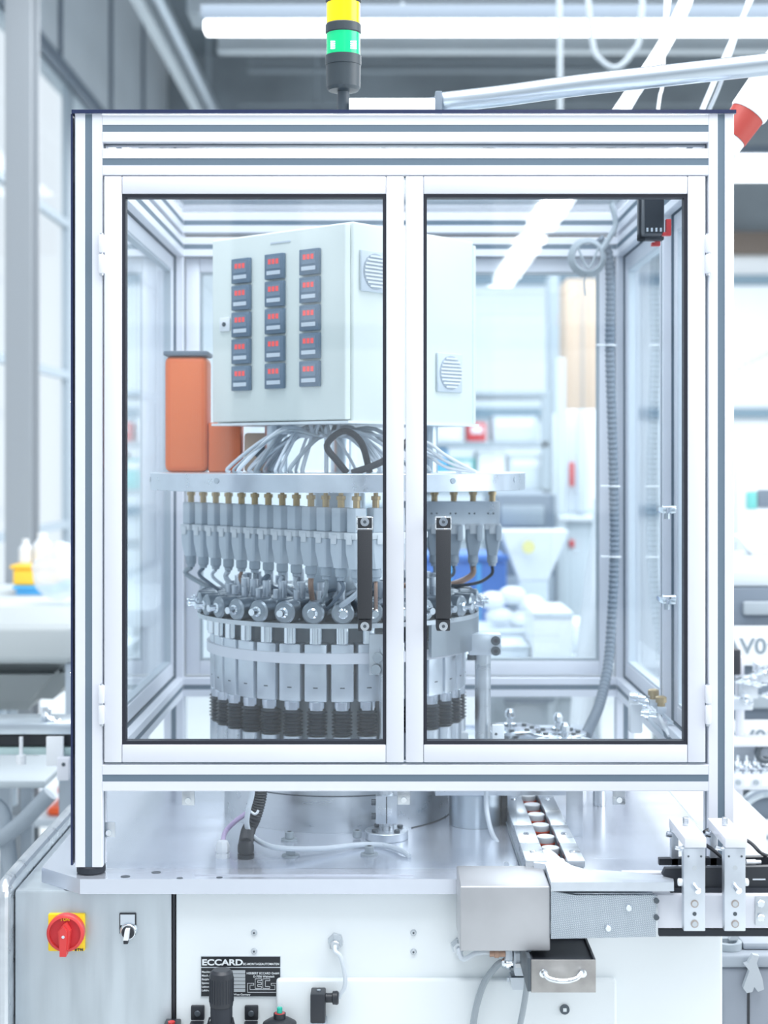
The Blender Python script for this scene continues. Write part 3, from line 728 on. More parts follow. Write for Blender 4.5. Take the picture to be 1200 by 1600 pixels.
# coil of cable
cc = P(918, 402, .90); mb = MB()
for k in range(5):
    r = .030+.0022*k
    mb.tube([cc+Vector((r*math.cos(a), .004*(k-2), r*math.sin(a)*1.03)) for a in [j*math.pi/8 for j in range(16)]], .0028, 6, 2, True)
mb.tube([cc+Vector((-.022, -.012, .02)), cc+Vector((0, -.012, -.024)), cc+Vector((.022, -.012, .02))], .0025, 6)
mb.tube([cc+Vector((.028, 0, .012)), P(950, 375, .9), P(962, 350, .9), P(955, 318, .9)], .006, 8)
mb.tube([cc+Vector((0, 0, -.035)), P(913, 440, .9), P(915, 462, .9)], .0018, 6)
tag(mb.build('cable_coil', MGREY), 'coil of dark cable hanging near the top rear right corner inside', 'cable coil')
# interlock switches, top right
sw = thing('interlock_switch', P(1018, 345, .2), 'black safety switch with red actuator tabs under the top right rail inside', 'safety switch')
a, b = P(1007, 310, .16), P(1038, 365, .16)
MB().box(a.x, b.x, .16, .20, b.z, a.z+.02, .002).build('switch_body', BLACK, sw)
a, b = P(998, 312, .2), P(1010, 375, .2); MB().box(a.x, b.x, .2, .22, b.z, a.z+.02, .002).box(a.x, b.x+.03, .2, .22, b.z, b.z+.012, .002).build('switch_arm', BLACK, sw)
for (x0, y0, x1, y1, Y) in ((1041, 342, 1049, 368, .16), (1024, 360, 1032, 384, .22)):
    a, b = P(x0, y0, Y), P(x1, y1, Y); MB().box(a.x, b.x, Y, Y+.012, b.z, a.z, .001).box(a.x-.006, a.x+.001, Y, Y+.012, b.z, b.z+.006, .001).build('actuator_tab', RED, sw)
for k in range(4): MB().box(P(1010+7*k, 352, .16).x, P(1013+7*k, 352, .16).x, .1592, .1598, P(0, 362, .16).z, P(0, 356, .16).z).build('switch_contact', LGREY, sw)
# pneumatic fittings low at right
pv = thing('pneumatic_valve', P(1000, 1120, .5), 'white pneumatic valve cluster with silver fittings at lower right inside', 'valve')
Y = .42
a, b = P(985, 1100, Y), P(1004, 1146, Y); MB().box(a.x, b.x, Y, Y+.03, b.z, a.z, .003).build('valve_body', WPLAS, pv)
for (px, py, L_) in ((985, 1088, 22), (1000, 1096, 24), (1002, 1114, 30)):
    p = P(px, py, Y-.006); MB().prof(p, p+Vector((L_*.0012, -.01, -.003)), [(0, .006), (.006, .006), (.007, .0085), (.014, .0085), (.015, .005), (.028, .005)], 12).build('fitting', CHROME, pv)
MB().cyl(P(990, 1100, .435), P(990, 1082, .435), .009, n=16, bev=.002).build('valve_knob', WPLAS, pv)
MB().tube([P(1004, 1105, .5), P(1020, 1130, .45), P(1040, 1150, .4), P(1052, 1175, .33)], .004, 8).build('air_line', CABLE, pv)
MB().tube([P(1000, 1086, .5), P(1012, 1096, .47), P(1030, 1120, .4), P(1046, 1150, .34)], .0035, 8).build('air_line', WPLAS, pv)
for i, (px, py, Y) in enumerate(((1021, 1092, .40), (1033, 1103, .36))):
    p = P(px, py, Y); t = thing('brass_regulator', p, 'small brass knob fitting at lower right inside, %s' % ('nearer to the dark hose' if i == 0 else 'nearer to the door hinge'), 'fitting')
    MB().prof(p, p+Vector((0, 0, .022)), [(0, .007), (.006, .007), (.0065, .010), (.016, .010), (.018, .006)], 16).build('knob', BRASS, t)
    MB().box(p.x-.008, p.x+.008, p.y-.008, p.y+.008, p.z-.012, p.z-.0003, .001).build('fitting_body', MACH, t)
    MB().tube([p+Vector((.0, 0, -.012)), p+Vector((.02, .0, -.03)), Vector((.503, p.y, p.z-.03))], .003, 6).build('air_line', CABLE, t)
# side door catches
for (py, w_) in ((794, 'upper'), (931, 'lower')):
    t = thing('door_catch', P(1040, py, .33), '%s silver catch on the right side door frame' % w_, 'catch')
    Y = .375; p = P(1040, py, Y)
    m = MB().cyl((p.x+.010, .33, p.z), (p.x-.014, .33, p.z), .006, n=14, bev=.001).cyl((.502, .30, p.z-.003), (.486, .30, p.z-.003), .005, n=14, bev=.001).box(.4805, .502, .27, .345, p.z-.006, p.z+.004, .002)
    m.build('catch_body', CHROME, t)
    MB().cyl((.489, .285, p.z-.0062), (.489, .285, p.z-.016), .005, n=12).build('catch_pin', STEEL, t)

# cables behind the lower window
g1 = onplate(348, 1341); g2 = onplate(384, 1342)
def gland(c, m, label, r, h, cable_pts, cm, cr, corr=False):
    t = thing('cable_gland', c, label, 'cable gland')
    MB().prof(c+Vector((0, 0, .0002)), c+Vector((0, 0, h)), [(0, r), (.008, r), (.0085, r*.85), (.011, r*.85), (.0115, r), (h*.75, r), (h, r*.75)], 8 if not corr else 20).build('gland_body', m, t)
    mb = MB(); mb.corr(cable_pts, cr, .0045, .07) if corr else mb.tube(cable_pts, cr, 10)
    mb.build('hose' if corr else 'cable', cm, t)
gland(g1, WPLAS, 'white cable gland with lilac cable on the table plate behind the lower window', .0115, .028, [g1+Vector((0, 0, .024)), P(352, 1300, .2), P(368, 1283, .2), P(388, 1268, .2), P(398, 1252, .2), P(402, 1225, .2), P(402, 1200, .2)], LILAC, .0042)
gland(g2, BLACK, 'black gland with dark corrugated hose on the table plate behind the lower window', .0135, .030, [g2+Vector((0, 0, .024)), P(388, 1298, .2), P(398, 1275, .2), P(405, 1250, .2), P(408, 1225, .2), P(408, 1200, .2)], BLACK, .0115, True)
pts = [P(394, 1205, .175), P(394, 1240, .175), P(388, 1265, .17), P(386, 1290, .17), P(396, 1308, .17)]
pts += [onplate(430, 1324, .02), onplate(500, 1326, .012), onplate(560, 1320, .008), onplate(600, 1321, .007), onplate(628, 1330, .008), onplate(640, 1338, .004)]
tag(MB().tube(pts, .0044, 10).build('grey_cable', CABLE), 'pale grey cable looping along the plate from the black hose to the centre', 'cable')
tag(MB().tube([P(385, 1262, .176), P(398, 1272, .17), P(404, 1266, .172)], .0022, 6).build('cable_tie', WPLAS), 'white cable tie around the dark corrugated hose behind the lower window', 'cable tie')
tag(MB().tube([P(760, 1225, .3), P(760, 1262, .3), P(768, 1300, .26), P(782, 1325, .2), P(790, 1346, .13), onplate(791, 1352, .004)], .0044, 10).build('grey_cable', CABLE), 'pale grey cable hanging in front of the silver pedestal at right', 'cable')
for i, (px, py, lb) in enumerate(((452, 1313, 'socket screw with washer behind the pale cable, farther left one'), (454, 1338, 'socket screw with washer half under the pale cable, left'), (577, 1336, 'socket screw with washer in front of the pale cable near the centre'), (558, 1311, 'plain socket screw beside the round flange'))):
    p = onplate(px, py, .0016)
    o = shcs(p.x, p.y, p.z, None, washer=i < 3); tag(o, lb, 'screw')
# small round sensor sticker on turret base
# bracket plates hanging right
hb = thing('bracket_plate', (.36, .30, 1.0), 'angled steel bracket plate hanging behind the jar track at right', 'bracket')
a, b = P(885, 1232, .25), P(911, 1316, .25)
MB().box(a.x, b.x, .25, .254, b.z, a.z+.03, .0008).build('plate', STEEL, hb)
a, b = P(805, 1232, .33), P(885, 1243, .33)
MB().box(a.x, b.x, .33, .334, b.z, a.z+.03, .0008).build('cross_plate', STEEL, hb)
MB().box(P(783, 0, .34).x, P(793, 0, .34).x, .34, .35, P(0, 1291, .34).z, P(0, 1235, .34).z, .001).build('black_strip', BLACK, hb)

# ================================================================== JAR TRACK AND JARS
tr = thing('jar_track', (.28, .2, TZ), 'steel guide track running from the enclosure to the front, white jars inside', 'guide track')
x0a, x0b, x1a, x1b = .214, .247, .279, .306
zt_ = .932
for (xa, xb, n) in ((x0a, x0b, 'left'), (x1a, x1b, 'right')):
    for i, (ya, yb) in enumerate(((-.035, .075), (.0765, .20), (.2015, .60))):
        r = MB().box(xa, xb, ya, yb, zt_-.010, zt_, .0008).build('guide_rail', STEEL, tr)
        MB().cyl(((xa+xb)/2, (ya+yb)/2, zt_+.0002), ((xa+xb)/2, (ya+yb)/2, zt_+.0022), .005, .004, n=16).build('rail_screw', CHROME, r)
MB().box(.212, .300, -.03, .60, TZ+.0022, TZ+.006).build('track_bed', MGREY, tr)
MB().box(.214, .222, -.03, .60, TZ+.0062, zt_-.0104).build('track_wall', STEEL, tr)
MB().box(.298, .304, -.03, .60, TZ+.0062, zt_-.0104).build('track_wall', STEEL, tr)
ordn = ['nearest the front end', 'second from the front end', 'third from the front end', 'fourth from the front end', 'fifth from the front end', 'sixth from the front end', 'seventh, deepest in view']
for k in range(7):
    y = -.008+.079*k; x = .2632
    if k == 2: y -= .004
    j = thing('jar', (x, y, TZ+.0062), 'small white jar in the steel track, %s' % ordn[k], 'jar', 'white jars in the steel track')
    MB().lathe((x, y, 0), [(.0145, TZ+.0064), (.0155, TZ+.0075), (.0160, TZ+.0160), (.0148, TZ+.0168)], 28).build('jar_base', mat('red_brown_glass', (.50, .09, .05), .3) if k == 0 else bpy.data.materials['red_brown_glass'], j)
    MB().lathe((x, y, 0), [(.0146, TZ+.0169), (.0148, TZ+.0172), (.0148, TZ+.0260), (.0138, TZ+.0270)], 28).build('jar_body', WPLAS, j)

# ================================================================== OUTFEED CONVEYOR (front right)
cv = thing('outfeed_conveyor', (.5, -.12, .83), 'aluminium outfeed conveyor with knurled side plate at lower right', 'conveyor')
def F(px, py, Y=-.15): return P(px, py, Y)
# top guide casting with swept inner edge
zt2 = .9305
def G(px, py):
    s = (CAMZ-zt2)/((py-VY)/1000); return ((px-VX)*s/1000, (s-1)*CAMD)
poly = [G(861, 1378.5), G(1053, 1378.5)]
poly += [G(1052, 1373), G(1035, 1369), G(1010, 1365), G(980, 1362), G(945, 1360), G(915, 1358), G(893, 1352), G(880, 1344), G(868, 1333), G(858, 1326), G(832, 1330), G(834, 1348), G(852, 1350)]
cz0 = F(0, 1393).z
MB().prism(poly, cz0+.001, zt2).build('guide_casting', MACH, cv)
a, b = F(861, 1392.5, -.147), F(1025, 1467, -.147)
hp = MB().prism([(a.x, b.z), (b.x, b.z+.003), (b.x, a.z-.006), (F(900, 0, -.147).x, a.z-.006), (a.x, a.z)], -.147, -.139, 'Y').build('knurled_plate', HATCH, cv)
for (px, py) in ((982, 1418), (950, 1450)):
    p = F(px, py, -.147); MB().cyl((p.x, -.1473, p.z), (p.x, -.152, p.z), .0055, .0045, n=18, bev=.0005).build('plate_screw', CHROME, hp)
MB().box(F(1022, 0, -.138).x, .70, -.138, -.06, F(0, 1451, -.138).z, F(0, 1398, -.138).z, .003).build('side_beam', ALU, cv)
MB().box(F(866, 0, -.138).x, F(1021, 0, -.138).x, -.138, -.06, F(0, 1460, -.138).z, F(0, 1395, -.138).z, .003).build('drive_housing', MACH, cv)
MB().box(F(1022, 0).x, F(1029, 0).x, -.146, -.1385, F(0, 1462).z, F(0, 1401).z, .001).build('end_plate', STEEL, cv)
for py in (1408, 1434): MB().cyl((F(1026, 0).x, -.1463, F(0, py).z), (F(1026, 0).x, -.150, F(0, py).z), .004, n=14).build('end_bolt', DSTEEL, cv)
MB().box(F(1030, 0, -.13).x, .70, -.130, -.07, F(0, 1463, -.13).z, F(0, 1452, -.13).z).build('return_belt', RUBBER, cv)
MB().box(F(1048, 0, -.13).x, .70, -.128, -.07, F(0, 1397, -.13).z, F(0, 1390, -.13).z).build('belt', RUBBER, cv)
MB().prism([(F(1035, 0, -.12).x, F(0, 1367, -.12).z), (F(1040, 0, -.12).x, F(0, 1357, -.12).z), (.70, F(0, 1352, -.12).z), (.70, F(0, 1390, -.12).z), (F(1055, 0, -.12).x, F(0, 1390, -.12).z)], -.120, -.108, 'Y').build('front_guide', BLACK, cv)
MB().prism([(F(1030, 0, -.06).x, F(0, 1352, -.06).z), (F(1030, 0, -.06).x, F(0, 1342, -.06).z), (.72, F(0, 1337, -.06).z), (.72, F(0, 1352, -.06).z)], -.060, -.048, 'Y').build('rear_guide', BLACK, cv)
MB().box(F(970, 0, -.055).x, F(1060, 0, -.055).x, -.075, -.0605, F(0, 1362, -.055).z, F(0, 1358, -.055).z, .0008).build('transfer_strip', ALU, cv)
MB().box(F(1180, 0, -.141).x, F(1205, 0, -.141).x, -.142, -.1385, F(0, 1446, -.141).z, F(0, 1401, -.141).z, .001).build('joint_plate', STEEL, cv)
for py in (1411, 1433): MB().cyl((F(1188, 0, -.142).x, -.1422, F(0, py, -.142).z), (F(1188, 0, -.142).x, -.148, F(0, py, -.142).z), .0055, n=16, bev=.001).build('joint_screw', CHROME, cv)
a = F(1176, 1373, -.1202); MB().box(a.x, F(1196, 0, -.12).x, -.1206, -.1201, a.z-.002, a.z+.0).build('guide_mark', LGREY, cv)
for k, (px0, px1) in enumerate(((1068.5, 1102), (1132, 1165))):
    Y = -.17
    a, b = P(px0, 1325.5, Y), P(px1, 1455, Y)
    br = MB().box(a.x, b.x, Y, Y+.018, b.z, a.z, .001).build('clamp_bracket', MACH, cv)
    t0 = P(px0+1.5, 1310.5, Y-.003)
    arm = MB().box(t0.x, t0.x+.0315, Y-.003, Y+.125, a.z+.0012, t0.z+.001, .001).build('bracket_arm', ALU, br)
    c_ = Vector((t0.x+.016, Y+.075, t0.z+.001)); MB().cyl(c_+Vector((0, 0, .0003)), c_+Vector((0, 0, .0125)), .0045, n=16, bev=.0005).build('arm_pin', STEEL, br)
    MB().box(t0.x+.001, t0.x+.012, Y+.110, Y+.1245, a.z-.06, a.z+.001, .001).build('rear_leg', MACH, br)
    MB().cyl((t0.x-.0005, Y+.10, a.z-.005), (t0.x-.008, Y+.10, a.z-.003), .0045, n=12).cyl((t0.x-.0003, Y+.02, a.z-.006), (t0.x-.01, Y+.02, a.z-.004), .003, n=12).build('side_screw', CHROME, br)
    cx = (a.x+b.x)/2
    for (dx, py, r, m_) in ((-.009, 1338, .0016, DSTEEL), (.0095, 1338, .0016, DSTEEL), (0, 1356, .0035, STEEL), (0, 1428, .003, DSTEEL)):
        z = P(0, py, Y).z; MB().cyl((cx+dx, Y-.0001, z), (cx+dx, Y-.0005, z), r, n=14).build('screw_hole', m_, br)
    for py in (1412, 1443.5):
        z = P(0, py, Y).z; w_ = MB().cyl((cx, Y-.0001, z), (cx, Y-.0012, z), .0056, n=20).build('washer', mat('dull_bronze', (.42, .36, .33), .45, .4) if not bpy.data.materials.get('dull_bronze') else bpy.data.materials['dull_bronze'], br)
        MB().cyl((cx, Y-.0013, z), (cx, Y-.002, z), .004, n=18).build('screw_head', STEEL, br)
    z = P(0, 1386, Y).z; MB().cyl((cx-.001, Y-.0001, z+.002), (cx+.003, Y-.014, z-.003), .005, n=16, bev=.0008).build('adjuster', CHROME, br)
    xx = (a.x-.0002, a.x-.007) if k == 0 else (b.x+.0002, b.x+.006)
    z = P(0, 1381, Y).z; MB().cyl((xx[0], Y+.009, z), (xx[1], Y+.009, z), .0055, n=16, bev=.001).build('side_knob', WPLAS, br)
p = P(1166, 1347, -.1); MB().cyl((p.x, -.1, p.z), (p.x+.014, -.1, p.z), .004, n=12).cyl((p.x+.014, -.1, p.z), (p.x+.022, -.1, p.z), .0028, n=12).build('fitting', WPLAS, cv)
tag(MB().tube([P(1100, 1300, -.04), P(1112, 1296, -.03), P(1140, 1303, -.03), P(1170, 1315, -.05), P(1188, 1332, -.07), P(1200, 1338, -.04)], .0028, 8).build('black_cable', BLACK), 'thin black cable passing between the two bracket arms at right', 'cable')
tag(MB().tube([P(1085, 1310, -.10), P(1110, 1325, -.10), P(1128, 1340, -.09)], .0028, 8).build('black_cable', BLACK), 'short black cable slanting between the two conveyor brackets', 'cable')

# steel cover box in front of the plate
cb2 = thing('steel_cover_box', (.175, -.085, .827), 'folded stainless steel cover box at the front edge of the table', 'cover box')
MB().box(.108, .2405, -.145, -.026, .827, .9225, .0025, 3).build('cover', mat('cover_steel', (.50, .51, .53), .40, .55, var=.12, vs=9, rvar=.1), cb2)
MB().box(.2075, .2125, -.1455, -.120, .826, .829, .0008).build('seam', DSTEEL, cb2)
# open drawer below
dr_ = thing('reject_drawer', (.26, -.12, .74), 'open black-lined steel drawer with curved handle below the cover box', 'drawer')
Yd = -.17
f0, f1 = P(833, 1500, Yd), P(929, 1551, Yd)
MB().box(f0.x-.003, f1.x+.002, Yd, Yd+.003, f1.z, f0.z, .0008).build('drawer_front', mat('stained_steel', (.40, .39, .38), .42, .6, var=.25, vs=28), dr_)
dep = .125
mb = MB().box(f0.x-.003, f0.x, Yd+.0032, Yd+dep, f1.z+.003, f0.z+.0).box(f1.x-.001, f1.x+.002, Yd+.0032, Yd+dep, f1.z+.003, f0.z)
mb.box(f0.x, f1.x-.001, Yd+dep-.003, Yd+dep, f1.z+.003, f0.z).build('drawer_sides', BLACK, dr_)
MB().box(f0.x+.0003, f1.x-.0013, Yd+.0032, Yd+dep-.0032, f1.z+.003, f0.z-.006).build('drawer_liner', BLACK, dr_)
h = [P(849, 1520, Yd), P(850, 1520, Yd-.018), P(858, 1529, Yd-.026), P(880, 1533, Yd-.028), P(900, 1529, Yd-.026), P(909, 1519, Yd-.018), P(910, 1519, Yd)]
MB().tube(h, .0035, 10).build('handle', CHROME, dr_)
for px in (849, 910): p = P(px, 1520, Yd); MB().cyl((p.x, Yd-.0002, p.z), (p.x, Yd-.004, p.z), .006, n=14).build('handle_foot', CHROME, dr_)
MB().box(f0.x-.0085, f0.x-.0033, Yd-.002, -.012, f1.z+.002, f0.z+.004, .001).build('drawer_runner', DSTEEL, dr_)

# ================================================================== FITTINGS ON THE CABINET FRONT
Yf = .004
def fr(px, py, Y=Yf): return P(px, py, Y)
# main switch
ms = thing('main_switch', fr(104, 1459), 'red and yellow rotary main switch on the steel cabinet at lower left', 'main switch')
a, b = fr(77, 1425.5), fr(134, 1483.5)
MB().box(a.x, b.x, -.006, .0036, b.z, a.z, .002).build('backplate', YEL, ms)
c_ = fr(101.5, 1459, -.02); c_.y = -.0062
MB().prof(c_, c_+Vector((0, -.03, 0)), [(0, .029), (.012, .029), (.014, .0275), (.015, .0245), (.011, .024), (.0105, .001)], 48).build('rotary_disc', RED, ms)
MB().cyl(c_+Vector((0, -.0108, 0)), c_+Vector((0, -.0112, 0)), .0238, n=40).build('disc_recess', DRED, ms)
MB().prism([(c_.x-.0055, c_.z-.0315), (c_.x+.0045, c_.z-.0315), (c_.x+.0055, c_.z+.004), (c_.x+.005, c_.z+.009), (c_.x, c_.z+.015), (c_.x-.005, c_.z+.009), (c_.x-.0055, c_.z+.004)], -.034, -.0175, 'Y').build('grip', RED, ms)
MB().prism([(c_.x-.0015, c_.z+.016), (c_.x-.009, c_.z+.006), (c_.x-.007, c_.z-.022), (c_.x+.007, c_.z-.022), (c_.x+.010, c_.z+.006), (c_.x+.003, c_.z+.018)], -.0302, -.0174, 'Y').build('grip_base', RED, ms)
MB().cyl((c_.x, -.0341, c_.z-.001), (c_.x, -.0346, c_.z-.001), .0024, n=14).build('grip_pin', LGREY, ms)
text('I ON', .0065, (c_.x, -.0179, c_.z+.0195), YEL, 'position_mark', ms, sx=1.0, bold=.0002, align='CENTER')
text('E·T·N', .005, (b.x-.002, -.0062, b.z+.0012), BLACK, 'lettering', ms, sx=1.1, bold=.0003, align='RIGHT')
MB().box(a.x+.018, a.x+.020, -.0061, -.006, a.z-.0015, a.z-.0001).build('plate_notch', BLACK, ms)
# selector
se = thing('selector_switch', fr(200, 1450), 'small black selector switch with white label on the steel cabinet', 'selector switch')
a, b = fr(187, 1425.5), fr(213.5, 1458)
MB().box(a.x, b.x, -.001, .0036, b.z, a.z, .0015).build('label_holder', BLACK, se)
MB().box(a.x+.002, b.x-.002, -.0016, -.0011, b.z+.014, a.z-.002).build('label_insert', LGREY, se)
c_ = fr(200, 1457, -.01); c_.y = -.0012
MB().prof(c_, c_+Vector((0, -.01, 0)), [(0, .0138), (.004, .0135), (.007, .0115), (.0075, .0105)], 36).build('bezel', CHROME, se)
MB().cyl(c_+Vector((0, -.0076, 0)), c_+Vector((0, -.011, 0)), .0102, n=30, bev=.001).build('knob', BLACK, se)
mb = MB().prism([(c_.x-.0052, c_.z-.0085), (c_.x+.0022, c_.z-.0085), (c_.x+.0040, c_.z+.008), (c_.x-.0025, c_.z+.008)], -.024, -.0124, 'Y')
mb.build('knob_grip', WPLAS, se)
MB().box(c_.x-.0052, c_.x+.0018, -.023, -.0124, c_.z-.0145, c_.z-.0088, .001).build('grip_tail', BLACK, se)
# nameplate
np_ = thing('nameplate', fr(376, 1525), 'black engraved maker nameplate riveted to the white cabinet', 'nameplate')
a, b = fr(313.5, 1493), fr(439, 1557)
MB().box(a.x, b.x, .0022, .0038, b.z, a.z, .0004).build('plate', mat('nameplate_edge', (.7, .75, .8), .4, .5), np_)
yy = .0018
mb = MB().box(a.x+.001, b.x-.001, yy, .0021, a.z-.0172, a.z-.001).box(a.x+.001, b.x-.001, yy, .0021, b.z+.001, a.z-.0187)
mb.build('black_field', mat('nameplate_black', (.012, .016, .022), .4), np_)
NPW = mat('nameplate_lettering', (.80, .85, .88), .4)
text('ECCARD', .0128, (a.x+.002, yy-.0003, a.z-.0142), NPW, 'maker_name', np_, sx=1.28, bold=.00045, ext=.0001)
text('EC-MONTAGEAUTOMATEN', .0049, (b.x-.0025, yy-.0003, a.z-.0142), NPW, 'maker_line', np_, sx=.92, bold=.0001, align='RIGHT', ext=.0001)
text('HERBERT ECCARD GmbH', .0046, (b.x-.0025, yy-.0003, a.z-.0285), NPW, 'address_line', np_, sx=.98, bold=.00008, align='RIGHT', ext=.0001)
text('D-7056 Weinstadt', .0046, (b.x-.010, yy-.0003, a.z-.0335), NPW, 'address_line', np_, sx=.95, bold=.00008, align='RIGHT', ext=.0001)
text('Made in West-Germany', .0043, (a.x+.038, yy-.0003, b.z+.0025), NPW, 'origin_line', np_, sx=.95, bold=.00008, ext=.0001)
for k, wd in enumerate(('Maschine', 'Masch.-Nr.', 'Baujahr', 'Spannung', 'Leistung', 'Luftdruck')):
    z = a.z-.0262-.0058*k
    text(wd, .0044, (a.x+.002, yy-.0003, z), NPW, 'field_name', np_, sx=.9, bold=.00008, ext=.0001)
    MB().box(a.x+.028, a.x+.070, yy-.0004, yy-.0001, z-.001, z+.0040).build('field_box', mat('engraved_field', (.45, .49, .52), .45) if k == 0 else bpy.data.materials['engraved_field'], np_)
# outlined monogram
def stroke(mb, pts, w_=.0009):
    for (x0, z0), (x1, z1) in zip(pts, pts[1:]): mb.box(min(x0, x1)-w_/2, max(x0, x1)+w_/2, yy-.0005, yy-.0002, min(z0, z1)-w_/2, max(z0, z1)+w_/2)
lx, lz = a.x+.0735, b.z+.0075
mb = MB(); u = .001
def lp_(pts): stroke(mb, [(lx+x*u, lz+z*u) for x, z in pts+[pts[0]]], .0006)
lp_([(0, 0), (47, 0), (47, 14), (37, 14), (37, 11), (43, 11), (43, 4), (4, 4), (4, 11), (10, 11), (10, 14), (0, 14)])
lp_([(12, 6), (22, 6), (22, 9), (16, 9), (16, 12), (22, 12), (22, 15), (16, 15), (16, 18), (22, 18), (22, 21), (12, 21)])
lp_([(24, 6), (35, 6), (35, 9), (28, 9), (28, 18), (35, 18), (35, 21), (24, 21)])
mb.build('monogram', NPW, np_)
# pressure regulator
rg = thing('pressure_regulator', fr(347, 1590, -.04), 'black pressure regulator with tall knob in front of the nameplate', 'regulator')
c_ = P(346, 1590, -.055)
zt3 = P(0, 1515, -.055).z
MB().prof((c_.x, -.055, zt3-.055), (c_.x, -.055, zt3), [(0, .0175), (.005, .0182), (.045, .0182), (.051, .0172), (.055, .013)], 40).build('knob', BLACK, rg)
mb = MB()
for k in range(24):
    a_ = k*math.pi/12; x, y = c_.x+.0183*math.cos(a_), -.055+.0183*math.sin(a_); mb.cyl((x, y, zt3-.048), (x, y, zt3-.012), .0008, n=6)
mb.build('knob_ribs', RUBBER, rg)
MB().prof((c_.x, -.055, zt3-.0935), (c_.x, -.055, zt3-.0555), [(0, .021), (.012, .020), (.014, .0168), (.038, .0168)], 36).build('collar', RUBBER, rg)
MB().box(c_.x-.028, c_.x+.028, -.08, -.032, zt3-.15, zt3-.094, .004).build('regulator_body', BLACK, rg)
for px in (309, 393):
    p = P(px, 1571, 0)
    m = MB().box(p.x-.0105, p.x+.0105, -.004, .0036, p.z-.022, p.z, .0015).box(p.x-.0105, p.x+.0105, -.045, -.0045, p.z-.030, p.z-.022, .0015)
    b_ = m.build('mounting_bracket', BLACK, rg); MB().cyl((p.x, -.0042, p.z-.011), (p.x, -.007, p.z-.011), .0048, n=16, bev=.0008).build('bracket_screw', DSTEEL, b_)
for s_ in (-1, 1): MB().tube([(c_.x+s_*.0215, -.06, zt3-.097), (c_.x+s_*.021, -.062, zt3-.085), (c_.x+s_*.0172, -.06, zt3-.071)], .0014, 6).build('wire_clip', BLACK, rg)
# green gauge valve
gv = thing('air_valve', P(437, 1590, -.03), 'small black air valve with clear cap and green indicator', 'valve')
p = P(437, 1579, -.03)
MB().cyl((p.x, -.03, p.z-.003), (p.x, -.03, p.z+.0048), .0042, n=18).build('green_indicator', mat('green_indicator_plastic', (0, .50, .36), .4), gv)
MB().prof((p.x, -.03, p.z-.0035), (p.x, -.03, p.z+.011), [(0, .0065), (.010, .0065), (.0145, .004)], 20).build('clear_cap', ACR, gv)
MB().prof((p.x, -.03, p.z-.045), (p.x, -.03, p.z-.004), [(0, .026), (.026, .026), (.031, .018), (.033, .0095), (.041, .0095)], 28).build('valve_body', BLACK, gv)
MB().cyl((p.x, -.03, p.z-.0039), (p.x, -.03, p.z-.0036), .0078, n=20).build('red_ring', RED, gv)
rv = thing('red_push_valve', P(268, 1600, -.02), 'red-topped black fitting at the bottom edge left of the regulator', 'fitting')
p = P(268, 1597, -.02); MB().cyl((p.x, -.02, p.z-.002), (p.x, -.02, p.z+.001), .0055, n=16).build('red_cap', RED, rv); MB().box(p.x-.012, p.x+.012, -.032, .0035, p.z-.04, p.z-.0025, .002).build('fitting_body', BLACK, rv)
# DIN connector with cable to gland
dc = thing('square_plug_connector', fr(500, 1575, -.03), 'black square plug connector with side gland near the bottom centre', 'plug connector')
p0, p1 = P(485.5, 1549, -.03), P(508.5, 1600, -.03)
MB().box(p0.x, p1.x, -.044, -.0108, p1.z+.006, p0.z, .002, 2).build('connector_housing', BLACK, dc)
MB().box(p0.x-.001, p1.x+.002, -.045, -.0108, p1.z-.02, p1.z+.0055, .001).build('connector_base', GPLAS, dc)
MB().cyl(((p0.x+p1.x)/2+.001, -.027, p0.z+.0002), ((p0.x+p1.x)/2+.001, -.027, p0.z+.0015), .003, n=14).build('cover_screw', MGREY, dc)
g = P(509, 1559, -.028)
MB().prof((p1.x+.0003, -.028, g.z), (p1.x+.03, -.028, g.z), [(0, .0072), (.010, .0072), (.011, .010), (.018, .0105), (.020, .0088)], 12).build('side_gland', BLACK, dc)
pg = thing('panel_gland', fr(524, 1469), 'nickel cable gland on the white cabinet with white cable drooping down', 'cable gland')
p = fr(524.5, 1469)
MB().prof((p.x, .0036, p.z), (p.x, -.022, p.z), [(0, .0125), (.004, .0125), (.0045, .0115), (.006, .0115), (.0065, .0118), (.016, .0118), (.022, .0085)], 6, True).build('hex_body', STEEL, pg)
MB().cyl((p.x, -.0185, p.z), (p.x, -.0262, p.z), .0075, n=20, bev=.001).build('gland_nut', STEEL, pg)
MB().tube([(p.x, -.0255, p.z), (p.x+.001, -.034, p.z-.006), P(532, 1495, -.038), P(539, 1525, -.036), P(538, 1543, -.033), P(532, 1553, -.029), (p1.x+.0205, -.028, g.z-.001)], .0033, 10).build('cable', CABLE, pg)
# gland behind cover box, brown fitting, junction box, cables
jb = thing('junction_box', fr(815, 1510, -.02), 'grey junction box with nickel gland under the steel cover box', 'junction box')
a, b = P(804, 1488, -.045), P(832, 1526, -.045); MB().box(a.x, b.x, -.045, .0035, b.z, a.z-.001, .003).build('box_body', LGREY, jb)
p = P(804, 1503, -.022)
MB().prof((a.x-.0003, -.022, p.z), (a.x-.03, -.022, p.z), [(0, .009), (.004, .009), (.0045, .0115), (.011, .0115), (.0115, .010), (.014, .0105), (.018, .0075)], 14).build('gland', CHROME, jb)
MB().tube([(a.x-.0175, -.022, p.z), P(775, 1510, -.022), P(757, 1535, -.022), P(745, 1570, -.022), P(739, 1605, -.022), P(737, 1640, -.02)], .0052, 10).build('cable', GCABLE, jb)
MB().box(a.x+.001, a.x+.024, -.05, -.0455, a.z-.022, a.z-.016).build('box_label', WPLAS, jb)
tb_ = thing('parts_tray', fr(810, 1535, -.02), 'small grey plastic bin below the junction box', 'bin')
a, b = P(797, 1527, -.04), P(834, 1548, -.04)
